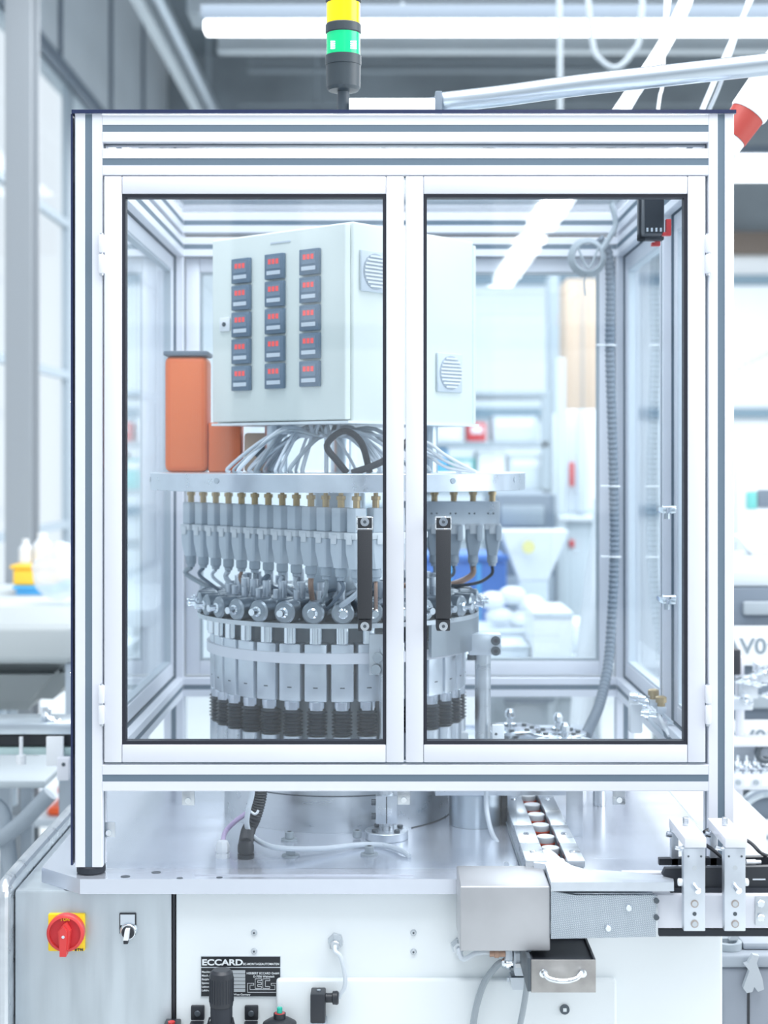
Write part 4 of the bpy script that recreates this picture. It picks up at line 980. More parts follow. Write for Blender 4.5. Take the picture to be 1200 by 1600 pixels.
A0, A1 = a.x, b.x
mb = MB()
q = []
for z, i_ in ((a.z-.001, 0), (b.z, .004)):
    pass
mb.rings([[mb.bm.verts.new(v) for v in ((A0+i_, -.04+i_, z), (A1-i_, -.04+i_, z), (A1-i_, -.012-i_*.3, z), (A0+i_, -.012-i_*.3, z))] for z, i_ in ((b.z, .004), (a.z-.001, 0), (a.z-.001, .002), (b.z+.002, .006))])
mb.box(A0-.004, A0-.0002, -.032, -.026, a.z-.010, a.z-.004).build('bin_shell', LGREY, tb_)
MB().box(A0+.004, A1-.004, -.0345, -.016, a.z-.0075, a.z-.007).build('bin_inside', SLATE, tb_)
MB().box(A0+.004, A1-.004, -.0118, .0036, a.z-.012, a.z-.004).build('bin_bracket', STEEL, tb_)
tag(MB().tube([P(826, 1486, -.062), P(824, 1500, -.062), P(823, 1540, -.06), P(817, 1580, -.055), P(812, 1605, -.05), P(808, 1640, -.05)], .0048, 10).build('grey_cable', GCABLE), 'thick grey cable hanging just left of the open drawer', 'cable')
g3 = thing('panel_gland', fr(716, 1478), 'nickel gland half hidden at the left edge of the steel cover box', 'cable gland')
p = fr(716, 1477); MB().prof((p.x, .0036, p.z), (p.x, -.018, p.z), [(0, .0125), (.006, .0125), (.0065, .011), (.018, .009)], 6).build('hex_body', STEEL, g3)
MB().tube([(p.x, -.016, p.z), (p.x+.006, -.03, p.z-.011), P(745, 1489, -.03), P(770, 1487, -.025), P(780, 1484, -.02)], .004, 10).build('cable', CABLE, g3)
bf = thing('brown_fitting', fr(775, 1491, -.02), 'copper brown pipe fitting peeping out below the steel cover box', 'fitting')
p = P(765, 1489, -.03); MB().prof((p.x, -.03, p.z), (p.x+.024, -.03, p.z), [(0, .006), (.007, .0055), (.0075, .0075), (.014, .0075), (.0145, .006), (.024, .006)], 12).build('pipe_nut', COPPER, bf)
MB().box(p.x+.0243, p.x+.035, -.035, .0035, p.z-.010, p.z+.006, .001).build('fitting_block', LGREY, bf)
# small white sliders to the right of the base cabinet: grey cases
def case(x0, x1, y0, y1, z0, z1, label):
    t = thing('transport_case', ((x0+x1)/2, (y0+y1)/2, z0), label, 'case')
    MB().box(x0, x1, y0, y1, z0, z1-.045, .006, 3).build('case_body', MGREY, t)
    MB().box(x0-.002, x1+.002, y0-.002, y1+.002, z1-.044, z1-.012, .005, 3).build('case_lid', GPLAS, t)
    MB().box(x0+.012, x1-.012, y0+.012, y1-.012, z1-.0118, z1, .004, 3).build('lid_panel', MGREY, t)
    return t
# grey case with latches, bottom right
cs = thing('transport_case', (.67, .26, 0), 'grey plastic transport case with latches at the bottom right corner', 'case')
Yc = .10
a = P(1127, 1512, Yc)
MB().box(a.x, a.x+.30, Yc, Yc+.40, .25, a.z, .008, 3).build('case_body', mat('blue_grey_case', (.27, .30, .35), .5), cs)
MB().box(a.x-.004, a.x+.304, Yc-.004, Yc+.404, a.z+.0005, a.z+.022, .005, 3).build('case_lid', mat('blue_grey_case_lid', (.33, .37, .42), .5), cs)
MB().box(a.x+.04, a.x+.30, Yc+.02, Yc+.38, a.z+.0225, a.z+.034, .004).build('lid_panel', mat('case_lid_panel', (.36, .40, .45), .5), cs)
MB().lathe((a.x+.018, Yc+.03, 0), [(.022, a.z+.0225), (.022, a.z+.034), (.014, a.z+.034), (.013, a.z+.028)], 24).build('lid_cup', MGREY, cs)
mb = MB().prism([(a.x+.032, a.z-.028), (a.x+.038, a.z-.036), (a.x+.047, a.z-.034), (a.x+.050, a.z-.026), (a.x+.056, a.z-.034), (a.x+.066, a.z-.030), (a.x+.063, a.z-.012), (a.x+.054, a.z+.012), (a.x+.058, a.z+.024), (a.x+.048, a.z+.026), (a.x+.040, a.z+.012), (a.x+.034, a.z+.010), (a.x+.042, a.z+.000)], Yc-.016, Yc-.0045, 'Y')
mb.build('latch', mat('pale_latch', (.42, .46, .50), .5), cs)
MB().prism([(a.x+.020, a.z+.035), (a.x+.030, a.z+.062), (a.x+.026, a.z+.046), (a.x+.036, a.z+.050), (a.x+.034, a.z+.035)], Yc+.03, Yc+.045, 'Y').build('rear_latch', bpy.data.materials['pale_latch'], cs)
MB().box(a.x+.042, a.x+.046, Yc-.0012, Yc-.0002, .26, a.z-.036).build('case_seam', BLACK, cs)
pl = thing('low_trolley', (.67, .3, 0), 'low grey trolley under the transport case at bottom right', 'trolley')
MB().box(.53, .85, .08, .52, .20, .2495, .004).build('deck', MGREY, pl)
for x in (.56, .82):
    for y in (.12, .48): MB().cyl((x-.012, y, .0502), (x+.012, y, .0502), .05, n=24, bev=.004).build('castor', RUBBER, pl); MB().box(x-.018, x+.018, y-.01, y+.01, .098, .1998).build('castor_fork', STEEL, pl)

# ================================================================== ON THE ROOF
RZ = ZT+.0055
st = thing('signal_tower', (-.070, .10, RZ), 'signal tower with yellow and glowing green segments on the enclosure roof', 'signal tower')
Y = .10; sc = S(Y)/1000
cx = (536.5-VX)*sc
def zz(py): return CAMZ+(VY-py)*sc
def r_(w): return w*sc/2
MB().prof((cx, Y, RZ+.0003), (cx, Y, zz(139)), [(0, .017), (.006, .017), (.0065, .0105), (zz(145)-RZ, .0095), (zz(141)-RZ, .011), (zz(139)-RZ, .012)], 28).build('pole', mat('tower_pole_grey', (.06, .08, .10), .45), st)
MB().prof((cx, Y, zz(144)), (cx, Y, zz(98)), [(0, r_(18)), (.002, r_(46)), (.007, r_(53)), (zz(103)-zz(144), r_(54)), (zz(103)-zz(144)+.0005, r_(56)), (zz(88)-zz(144), r_(56))], 40).build('tower_base', mat('tower_grey', (.035, .05, .062), .45), st)
TG = bpy.data.materials['tower_grey']
MB().cyl((cx, Y, zz(87.8)), (cx, Y, zz(53.5)), r_(52.5), n=40).build('green_segment', GREENL, st)
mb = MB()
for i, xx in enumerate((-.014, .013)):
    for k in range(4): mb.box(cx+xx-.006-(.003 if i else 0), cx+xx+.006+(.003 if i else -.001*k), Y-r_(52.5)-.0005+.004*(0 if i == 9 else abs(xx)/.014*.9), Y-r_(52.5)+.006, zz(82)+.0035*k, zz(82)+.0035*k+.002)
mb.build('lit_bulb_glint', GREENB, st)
MB().cyl((cx, Y, zz(53.2)), (cx, Y, zz(38.3)), r_(56), n=40, bev=.0015).build('joint_ring', TG, st)
MB().cyl((cx, Y, zz(38)), (cx, Y, zz(5.8)), r_(52.5), n=40).build('yellow_segment', YELL, st)
MB().cyl((cx, Y, zz(5.5)), (cx, Y, zz(-14)), r_(56), n=40, bev=.003).build('top_ring', TG, st)
# white junction box with bracket
wj = thing('roof_box', (.008, .12, RZ), 'flat white box on the enclosure roof beside the signal tower', 'box')
a, b = P(545, 152.5, .06), P(680, 176, .06)
MB().box(a.x, b.x, .06, .18, RZ+.0004, a.z, .002).build('box_body', WPAINT, wj)
# pipe
gp = thing('galvanised_pipe', P(690, 160, .14), 'thick galvanised pipe rising to the right from the roof bracket', 'pipe')
p0, p1 = P(684, 160.5, .155), P(1290, 90, -.02)
pts = [p0, p0.lerp(P(900, 134, .08), .5), P(900, 137, .08), P(1100, 112, .03), p1]
MB().tube([P(686, 161, .155), P(790, 149, .12), P(900, 134, .085), P(1050, 117, .04), P(1200, 100.5, 0), P(1300, 90, -.03)], .0172, 28, 6).build('pipe', GALV, gp)
br = MB().prism([(P(628, 0, .15).x, P(0, 152, .15).z), (P(682, 0, .15).x, P(0, 152, .15).z), (P(682, 0, .15).x, P(0, 143, .15).z)], .185, .19, 'Y')
br.box(P(680, 0, .13).x, P(691, 0, .13).x, .13, .19, RZ+.0004, P(0, 141.5, .13).z, .002).build('pipe_bracket', SLATE, gp)
def hang(name, pts, r, m, label, cat, n=10): return tag(MB().tube(pts, r, n).build(name, m), label, cat)
hang('flexible_tube', [P(965, 180, .45), P(985, 150, .5), P(1035, 75, .6), P(1072, 0, .7), P(1085, -60, .7)], .0145, WPLAS, 'thick white tube rising steeply behind the galvanised pipe', 'tube')
hang('flexible_tube', [P(980, 175, .42), P(1000, 140, .45), P(1030, 85, .55), P(1050, -30, .6)], .005, CABLE, 'thin pale cable running along the left of the thick white tube', 'cable', 8)
hang('hanging_cord', [P(1097, 172, .6), P(1115, 130, .6), P(1145, 60, .6), P(1178, -10, .6)], .0055, CABLE, 'pale cord slanting at the top right behind the pipe', 'cord', 8)
hang('hanging_cord', [P(1108, 172, .75), P(1122, 140, .7), P(1138, 95, .65), P(1172, -10, .65)], .004, LGREY, 'thin grey cord slanting close beside the pale cord, top right', 'cord', 8)
hang('hanging_cord', [P(875, 175, 3), P(875, 60, 3), P(874, -20, 3), P(874, -608, 3)], .010, MGREY, 'blurred vertical cord hanging from the lamp row right of centre', 'cord', 8)
hang('hanging_cord', [P(915, -608, 3), P(916, -100, 3), P(925, 60, 3), P(940, 95, 3), P(965, 105, 3), P(990, 80, 3), P(1000, 50, 3), P(1006, -100, 3), P(1006, -608, 3)], .010, MGREY, 'blurred looping cable under the lamp row, left of the white tube', 'cord', 8)
hang('hanging_cord', [P(1028, 172, .5), P(1031, 150, .5), P(1036, 120, .5), P(1040, -10, .5)], .0035, WPLAS, 'thin white cord dropping vertically below the pipe', 'cord', 8)
# red white tube at right
rw = thing('red_white_tube', P(1170, 170, .3), 'slanting white cylinder with red band at the top right corner', 'cylinder')
q0, q1 = P(1128, 236, .3), P(1228, 92, .3); ax = (q1-q0).normalized(); LL = (q1-q0).length
MB().prof(q0, q1, [(0, .022), (.003, .026), (.028, .027)], 36).build('lower_end', WPLAS, rw)
MB().prof(q0+ax*.0283, q1, [(0, .0285), (.050, .031)], 36).build('red_band', mat('dull_red_band', (.38, .05, .04), .45), rw)
MB().prof(q0+ax*.0786, q1, [(0, .032), (.004, .034), (.20, .036)], 36).build('upper_sleeve', WPLAS, rw)
MB().tube([q0+ax*.27, q0+ax*.4, q0+ax*.5+Vector((0, 0, .2)), q0+ax*.5+Vector((0, 0, .8))], .02, 16).build('hanging_pipe', GALV, rw)

# ================================================================== RIGHT: RACK WITH PLACARDS
def placard(body, px0, px1, py0, py1, Y, label, tx, ty, size, below):
    t = thing('placard', P((px0+px1)/2, py1, Y), label, 'sign')
    a, b = P(px0, py0, Y), P(px1, py1, Y)
    MB().box(a.x, b.x, Y, Y+.003, b.z, a.z, .0008).build('board', WPLAS, t)
    q = P(tx, ty, Y)
    text(body, size, (q.x, Y-.0008, q.z), SIGNG, 'lettering', t, sx=1.1, bold=.0012)
rk = thing('drawer_rack', (1.0, 1.5, 0), 'slate drawer rack with numbered placards at the right edge', 'rack')
Y = 1.30; xl = P(1130, 0, Y).x
for i, (p0, p1) in enumerate(((918, 1062), (1064, 1200), (1202, 1345), (1347, 1500))):
    a, b = P(1130, p0, Y), P(1330, p1, Y)
    d_ = MB().box(a.x, b.x, Y, Y+.5, b.z, a.z, .006).build('drawer', SLATE, rk)
    c_ = P(1215, p0+30, Y); MB().box(c_.x-.085, c_.x+.085, Y-.012, Y-.0003, c_.z-.02, c_.z+.014, .02, 4).build('recess_grip', MGREY, d_)
MB().box(xl-.02, P(1335, 0, Y).x, Y+.01, Y+.52, P(0, 917, Y).z, P(0, 893, Y).z, .004).build('rack_top', PGREY, rk)
mb = MB().box(xl, P(1330, 0, Y).x, Y+.02, Y+.5, 0, P(0, 1502, Y).z, .004).build('plinth', SLATE, rk)
placard('AV06', 1132, 1300, 978, 1040, Y-.02, 'white placard lettered AV06, uppermost of the three on the rack', 1131, 1021, .052, 0)
placard('AV05', 1132, 1300, 1125, 1178, Y-.02, 'white placard lettered AV05, middle one partly hidden by fittings', 1131, 1164, .052, 0)
placard('AV04', 1132, 1300, 1281, 1345, Y-.02, 'white placard lettered AV04, lowest of the three on the rack', 1131, 1318, .052, 0)
# conveyor / linear unit in front of the rack
lu = thing('linear_unit', (.85, .9, 0), 'pale aluminium transfer unit with row of fittings in front of the drawer rack', 'transfer unit')
Y = .95
a, b = P(1135, 1158, Y), P(1330, 1167, Y); MB().box(a.x, b.x, Y, Y+.08, b.z, a.z, .002).build('upper_rail', ALU, lu)
a, b = P(1135, 1211, Y), P(1330, 1234, Y); lr = MB().box(a.x, b.x, Y, Y+.08, b.z, a.z, .002).build('lower_rail', ALU, lu)
a2, b2 = P(1135, 1168, Y+.03), P(1330, 1210, Y+.03); MB().box(a2.x, b2.x, Y+.06, Y+.07, b2.z, a2.z).build('back_web', LGREY, lu)
for k, px in enumerate((1153, 1167, 1181, 1195, 1209)):
    p = P(px, 1222, Y)
    if k % 2 == 0: MB().cyl((p.x, Y-.0003, p.z), (p.x, Y-.006, p.z), .006, n=12).build('rail_bolt', MGREY, lu)
    else: MB().box(p.x-.006, p.x+.006, Y-.002, Y-.0003, p.z-.008, p.z+.008).build('white_tag', WPLAS, lu)
    p = P(px, 1210, Y+.02)
    MB().prof((p.x, Y+.02, p.z), (p.x, Y+.02, p.z+.05), [(0, .010), (.008, .010), (.009, .006), (.02, .006), (.022, .009), (.03, .009), (.032, .004), (.042, .004)], 12).cyl((p.x-.004, Y+.02, p.z+.014), (p.x+.016, Y+.005, p.z+.018), .0045, n=10).build('fitting', CHROME, lu)
p = P(1196, 1176, Y+.01); MB().tube([p+Vector((.018*math.cos(k*math.pi/6), 0, .018*math.sin(k*math.pi/6))) for k in range(12)], .007, 10, 1, True).build('ring_seal', DSTEEL, lu)
for px in (1150, 1320): q = P(px, 1234, Y); MB().box(q.x-.02, q.x+.02, Y+.02, Y+.06, .0, q.z-.0003, .002).build('leg', ALU, lu)
# fitting cluster above
fc = thing('gripper_arm', P(1170, 1080, .95), 'cluster of silver gripper fittings above the transfer unit at right', 'gripper')
Y = .97
for (px, py, w_, h_, m_) in ((1150, 1035, 16, 40, BLACK), (1172, 1075, 26, 34, MACH), (1195, 1052, 26, 30, MACH), (1160, 1100, 34, 20, MACH)):
    a, b = P(px-w_/2, py-h_/2, Y), P(px+w_/2, py+h_/2, Y); MB().box(a.x, b.x, Y, Y+.04, b.z, a.z, .003).build('gripper_block', m_, fc)
for k in range(9):
    p = P(1150+k*7, 1062+random.uniform(-18, 40), Y-.004); MB().prof(p, p+Vector((.02, -.015, random.uniform(-.01, .01))), [(0, .005), (.008, .005), (.009, .008), (.016, .008), (.017, .004), (.03, .004)], 10).build('fitting', CHROME, fc)
MB().box(P(1158, 0, Y).x, P(1170, 0, Y).x, Y+.041, Y+.06, P(0, 1158, Y).z+.0005, P(0, 1030, Y).z, .002).build('support_bar', ALU, fc)
hang('curved_duct', [P(1148, 1300, 1.05), P(1152, 1275, 1.05), P(1168, 1250, 1.05), P(1190, 1239, 1.06), P(1215, 1237, 1.05)], .012, GALV, 'curved grey strip bending below the transfer unit at right', 'conduit')
hang('curved_duct', [P(1146, 1290, 1.1), P(1150, 1265, 1.1), P(1160, 1245, 1.1), P(1172, 1238, 1.1)], .010, DSTEEL, 'dark cable bending just inside the curved grey strip', 'cable')
# duct hose at right
tag(MB().corr([P(1100, 605, 3.0), P(1147, 563, 3.0), P(1180, 544, 3.0), P(1215, 528, 3.0), P(1260, 480, 3.0), P(1280, 300, 3.0), P(1285, -50, 3.0)], .045, .03, .05, 16).build('ventilation_hose', mat('beige_hose', (.62, .62, .57), .6)), 'beige corrugated ventilation hose curving in at the right edge', 'hose')
# workbench beyond at right with things
def box_thing(name, px0, px1, py0, py1, Y, d, m, label, cat, parts=(), bev=.01, legs=None, group=None):
    a, b = P(px0, py0, Y), P(px1, py1, Y)
    t = thing(name, Vector(((a.x+b.x)/2, Y+d/2, b.z)), label, cat, group)
    MB().box(a.x, b.x, Y, Y+d, b.z, a.z, bev, 2).build('body', m, t)
    for (n, q0, q1, r0, r1, mm, th) in parts:
        u, v = P(q0, r0, Y), P(q1, r1, Y); MB().box(u.x, v.x, Y-th, Y-.001, v.z, u.z, min(.006, th*.3)).build(n, mm, t)
    if legs is not None:
        for x in (a.x+.03, b.x-.03):
            for y in (Y+.03, Y+d-.03): MB().box(x-.02, x+.02, y-.02, y+.02, legs, b.z-.0003).build('leg', MGREY, t)
    return t
# big workbench spanning behind the enclosure
wbz = P(0, 1042, 2.2).z
wb_ = thing('workbench', (.6, 2.5, 0), 'long pale workbench behind the enclosure, seen through the right door', 'workbench')
MB().box(-.1, .86, 2.2, 3.0, wbz-.04, wbz, .004).build('worktop', PGREY, wb_)
for x in (-.05, .82):
    for y in (2.25, 2.95): MB().box(x-.02, x+.02, y-.02, y+.02, 0, wbz-.0403).build('leg', MGREY, wb_)
MB().box(-.02, .79, 2.5, 2.9, .3, .34).build('lower_shelf', MGREY, wb_)
def onb(px0, px1, pyt, Y, d, m, name, label, cat, parts=(), bev=.01, base=None):
    a, b = P(px0, pyt, Y), P(px1, pyt, Y); z0 = (wbz if base is None else base)+.0005
    t = thing(name, Vector(((a.x+b.x)/2, Y+d/2, z0)), label, cat)
    MB().box(a.x, b.x, Y, Y+d, z0, a.z, bev, 2).build('body', m, t)
    for (n, q0, q1, r0, r1, mm, th) in parts:
        u, v = P(q0, r0, Y), P(q1, r1, Y); MB().box(u.x, v.x, Y-th, Y-.001, v.z, u.z, min(.006, th*.3)).build(n, mm, t)
    return t
onb(832, 896, 955, 2.3, .3, WPLAS, 'carton', 'large white carton on the workbench, seen through the right door', 'carton', (('carton_flap', 834, 894, 957, 966, LGREY, .004),))
onb(897, 938, 975, 2.55, .25, SHEET, 'carton', 'smaller white carton just right of the large one', 'carton', (('carton_label', 903, 925, 1010, 1022, LGREY, .003),))
onb(745, 828, 1008, 2.35, .24, LGREY, 'storage_tray', 'pale grey tray on the workbench left of the cartons', 'tray', (('tray_rim', 745, 828, 1008, 1014, PGREY, .006),))
# blue crates
b1 = box_thing('blue_crate', 655, 792, 868, 1000, 3.2, .36, BLUE, 'large blue crate behind the workbench, seen through the right door', 'crate', (('crate_rim', 653, 794, 866, 876, BLUE, .02), ('crate_rib', 700, 706, 880, 990, SKYB, .01), ('crate_rib', 745, 751, 880, 990, SKYB, .01)), legs=0)
mb = MB(); random.seed(11)
sacks = []
for k, (px, py) in enumerate(((770, 938), (800, 930), (830, 944), (780, 962), (815, 968))):
    p = P(px, py, 2.75); o = MB().sph(p, .055, (.85, .75, .55), 16); 
    lab = ['white sack at left of the pile on the shelf behind the cartons', 'white sack on top of the pile behind the cartons', 'white sack at right of the pile behind the cartons', 'white sack low at left of the pile above the grey tray', 'white sack low in the middle of the pile above the tray'][k]
    tag(o.build('sack', WPLAS), lab, 'sack', 'white sacks behind the cartons')
sh = thing('sack_shelf', P(800, 990, 2.75), 'low shelf carrying the white sacks on the workbench', 'shelf')
a, b = P(745, 984, 2.62), P(850, 990, 2.62); MB().box(a.x, b.x, 2.62, 2.92, a.z-.02, a.z-.004).build('board', LGREY, sh)
for x in (a.x+.02, b.x-.02): MB().box(x-.01, x+.01, 2.7, 2.85, wbz+.0005, a.z-.0203).build('leg', MGREY, sh)
# white hopper with yellow mark
hp_ = thing('white_hopper', P(835, 930, 2.9), 'white funnel hopper with yellowish mark, seen through the right door', 'hopper')
p = P(832, 925, 3.05)
def fr4(mb, c, w0, d0, z0, w1, d1, z1):
    mb.rings([[mb.bm.verts.new((c[0]+sx*w, c[1]+sy*d, z)) for sx, sy in ((-1, -1), (1, -1), (1, 1), (-1, 1))] for w, d, z in ((w0, d0, z0), (w1, d1, z1))])
mb = MB(); fr4(mb, (p.x, 3.05), .05, .05, P(0, 905, 3.05).z, .115, .11, P(0, 828, 3.05).z); mb.build('funnel', WPLAS, hp_)
q = P(826, 855, 2.93); MB().cyl((q.x, 2.935, q.z), (q.x, 2.925, q.z), .022, n=20).build('yellow_mark', mat('pale_yellow', (.75, .70, .30), .5), hp_)
MB().box(p.x-.05, p.x+.05, 3.0, 3.1, wbz+.0, P(0, 905, 3.05).z-.001, .004).build('column', LGREY, hp_)
# dark machine behind
dm = box_thing('injection_machine', 775, 868, 772, 1100, 3.6, .8, SLATE, 'dark slate machine behind the white hopper, seen through the right door', 'machine', (('control_panel', 782, 850, 790, 822, MGREY, .02), ('base_cover', 778, 865, 900, 1090, MGREY, .02)), legs=None)
a = P(775, 1100, 3.6); MB().box(a.x+.02, P(868, 0, 3.6).x-.02, 3.65, 4.3, 0, a.z-.0005).build('plinth', MGREY, dm)
pm = box_thing('press_machine', 868, 948, 800, 1090, 4.2, .8, PGREY, 'pale grey press with two red lights right of the dark machine', 'machine', (('crossbar', 870, 948, 806, 814, WPLAS, .05), ('red_light', 889, 897, 722, 760, RED, .02), ('red_light', 889, 897, 843, 855, RED, .02), ('slide_plate', 900, 915, 640, 800, LGREY, .03), ('upright', 868, 882, 560, 1085, PGREY, .04)))
a = P(868, 1090, 4.2); MB().box(a.x+.02, P(948, 0, 4.2).x-.02, 4.25, 4.9, 0, a.z-.0005).build('plinth', MGREY, pm)
a, b = P(885, 640, 4.24), P(948, 799, 4.24); MB().box(a.x, b.x, 4.24, 4.8, b.z, a.z, .01).build('press_head', SHEET, pm)
hang('white_duct', [P(946, 780, 1.9), P(942, 835, 1.9), P(932, 900, 1.9), P(922, 985, 1.9), P(915, 1045, 1.9), P(905, 1200, 1.9), Vector((.52, 1.9, .02))], .032, WPLAS, 'white corrugated duct leaning beside the dark hose, beyond the rear pane', 'duct', 16)
# back wall items: tan door, grey column, shelves
tc_ = box_thing('tan_cabinet', 884, 938, 436, 690, 7.6, .5, TAN, 'tan cabinet column far behind, seen at upper right through the door', 'cabinet', (('door_line', 909, 911, 440, 688, MGREY, .01),), legs=0)
gc = box_thing('grey_column', 858, 874, 430, 1000, 7.0, .2, MGREY, 'grey steel column far behind, left of the tan cabinet', 'column'); 
a = P(858, 1000, 7.0); MB().box(a.x, P(874, 0, 7.0).x, 7.0, 7.2, 0, a.z-.001).build('column_foot', MGREY, gc)
# shelf rack far behind with coloured boxes
sr = thing('storage_shelf', (.6, 6.0, 0), 'storage shelf with pale boxes far behind the enclosure', 'shelf')
X0, X1 = P(662, 0, 6.0).x, P(858, 0, 6.0).x
for z in (P(0, 690, 6).z, P(0, 765, 6).z, P(0, 850, 6).z, P(0, 640, 6).z+.1): MB().box(X0, X1, 6.0, 6.5, z-.03, z, .002).build('shelf_board', MGREY, sr)
for x in (X0, X1-.04): MB().box(x, x+.04, 6.0, 6.04, 0, P(0, 620, 6).z).build('upright', MGREY, sr)
for (p0, p1, pt, pb, m_, lab) in ((668, 700, 700, 765, SKYB, 'sky blue box on the far storage shelf, leftmost in its row'), (704, 742, 716, 765, TEAL, 'teal box on the far storage shelf beside the blue one'), (746, 790, 705, 765, SHEET, 'white box in the middle row of the far storage shelf'), (794, 850, 712, 765, PGREY, 'pale grey box at right in the middle row of the far shelf'), (668, 720, 652, 690, SHEET, 'white box on the top row of the far shelf, left'), (730, 760, 660, 690, RED, 'small red box on the top row of the far storage shelf'), (770, 840, 650, 690, LGREY, 'wide light grey box on the top row of the far shelf')):
    a, b = P(p0, pt, 6.05), P(p1, pb, 6.05); m_b = MB().box(a.x, b.x, 6.05, 6.4, b.z+.006, a.z, .008)
    base_z = {765: P(0, 765, 6).z, 690: P(0, 690, 6).z}[pb]
    m_b = MB().box(a.x, b.x, 6.05, 6.4, base_z+.001, a.z, .008)
    t = m_b.build('storage_box', m_); tag(t, lab, 'box')
    MB().box(a.x+.02, b.x-.02, 6.045, 6.0498, a.z-.06, a.z-.02).build('box_label', WPLAS, t)
# right outside: machine with teal panel, lamp shade
rm = box_thing('packing_machine', 1146, 1290, 700, 880, 2.6, .5, SHEET, 'white machine with teal panel at the right edge above the rack', 'machine', (('teal_panel', 1166, 1182, 768, 795, TEAL, .01), ('dark_panel', 1183, 1290, 765, 793, SLATE, .01), ('side_plate', 1147, 1160, 720, 872, LGREY, .02)), legs=0)
mb = MB(); p = P(1196, 870, 2.3); fr4(mb, (p.x, 2.35), .035, .035, p.z, .085, .06, P(0, 840, 2.3).z); lamp_ = tag(mb.build('white_funnel', WPLAS), 'small white funnel in front of the white machine at right edge', 'funnel')
wt = box_thing('grey_worktable', 1136, 1330, 882, 903, 1.9, .65, PGREY, 'light grey table behind the drawer rack at the right edge', 'table', (('table_edge', 1136, 1330, 884, 890, LGREY, .01),), legs=0)
lamp_.location.z += P(0, 882, 1.9).z-lamp_.location.z+.001
# ================================================================== LEFT SIDE THINGS
# steel hopper
hpL = thing('steel_hopper', P(40, 1130, 1.3), 'large rounded grey steel hopper at the left edge', 'hopper')
Y = 1.3
zt4, zm, zl = P(0, 975, Y).z, P(0, 1038, Y).z, P(0, 1128, Y).z
MB().box(-1.30, P(118, 0, Y).x, Y, Y+.45, zm, zt4, .02, 4).build('hopper_rim', mat('pale_steel_rim', (.48, .52, .53), .5, .2), hpL)
mb = MB(); fr4(mb, (-1.0, Y+.24), .14, .1, zl, .27, .21, zm-.001)
bmesh.ops.bevel(mb.bm, geom=mb.bm.edges[:], offset=.04, segments=4, affect='EDGES'); mb.build('hopper_cone', mat('steel_cone', (.30, .33, .34), .5, .3), hpL)
MB().cyl((-1.0, Y+.24, zl-.25), (-1.0, Y+.24, zl+.01), .06, n=24).build('outlet', GALV, hpL)
for x in (-1.28, -.76):
    for y in (Y+.03, Y+.42): MB().box(x-.012, x+.012, y-.012, y+.012, 0, zm-.001).build('leg', GPLAS, hpL)
# left belt conveyor
cl = thing('side_conveyor', P(50, 1160, .75), 'narrow aluminium side conveyor with dark belt at the left edge', 'conveyor')
Y = .75
a, b = P(-60, 1130, Y), P(112, 1148, Y); MB().box(a.x, b.x, Y, Y+.12, b.z, a.z, .003).build('top_rail', GALV, cl)
a, b = P(-60, 1152, Y), P(112, 1168, Y); MB().box(a.x, b.x, Y+.02, Y+.10, b.z, a.z).build('belt', BLACK, cl)
a, b = P(-60, 1170, Y), P(112, 1181, Y); MB().box(a.x, b.x, Y+.01, Y+.11, b.z, a.z, .002).build('lower_rail', mat('teal_rail', (.45, .60, .60), .5), cl)
a, b = P(74, 1150, Y), P(100, 1195, Y); MB().box(a.x, b.x, Y-.012, Y-.0005, b.z, a.z, .001).build('upright_plate', WPLAS, cl)
a, b = P(94, 1180, Y), P(112, 1215, Y); e_ = MB().box(a.x, b.x, Y-.03, Y-.0125, b.z, a.z, .001).build('end_bracket', ALU, cl)
MB().cyl((P(104, 0, Y).x, Y-.0302, P(0, 1190, Y).z), (P(104, 0, Y).x, Y-.031, P(0, 1190, Y).z), .004, n=12).build('bracket_hole', DSTEEL, e_)
p = P(33, 1180, Y-.01); MB().cyl((p.x, Y-.01, p.z-.01), (p.x, Y-.01, P(0, 1150, Y).z), .004, n=10).cyl((p.x, Y-.01, p.z-.018), (p.x, Y-.01, p.z), .010, n=12).build('sensor_rod', WPLAS, cl)
mb = MB()
for (px, py, L_) in ((66, 1115, .03), (74, 1121, .04), (84, 1125, .05), (70, 1128, .035)):
    p = P(px, py, Y+.03); mb.prof(p, p+Vector((L_*.7, -.01, -.012)), [(0, .004), (.006, .007), (.014, .007), (.016, .004), (L_, .004)], 10)
q = P(66, 1108, Y+.03); mb.box(q.x-.004, q.x+.018, Y+.03, Y+.035, q.z-.03, q.z+.004, .002)
mb.build('clamp_fitting', CHROME, cl)
for x in (P(-30, 0, Y).x, P(95, 0, Y).x): MB().box(x-.012, x+.012, Y+.05, Y+.07, 0, P(0, 1182, Y).z, .002).build('leg', GPLAS, cl)
# trolley frame with tubes
tf = thing('tube_trolley', P(30, 1300, 1.0), 'grey tube-framed trolley at lower left behind the machine corner', 'trolley')
Y = .95
a, b = P(-60, 1220, Y), P(70, 1232, Y); MB().box(a.x, b.x, Y, Y+.3, b.z, a.z, .004).build('tray', PGREY, tf)
MB().tube([P(78, 1240, Y), P(40, 1280, Y), P(10, 1305, Y), P(-30, 1330, Y)], .018, 12, 1).build('brace', GPLAS, tf)
MB().tube([P(-20, 1250, Y+.02), P(5, 1270, Y+.02), P(14, 1330, Y+.02), P(24, 1420, Y+.02), P(30, 1500, Y+.02), (P(34, 0, Y).x, Y+.02, .02)], .016, 12).build('leg', GPLAS, tf)
for x in (P(60, 0, Y).x, P(-40, 0, Y).x):
    MB().box(x-.012, x+.012, Y+.27, Y+.295, 0.0, P(0, 1232, Y).z-.0005).build('leg', GPLAS, tf)
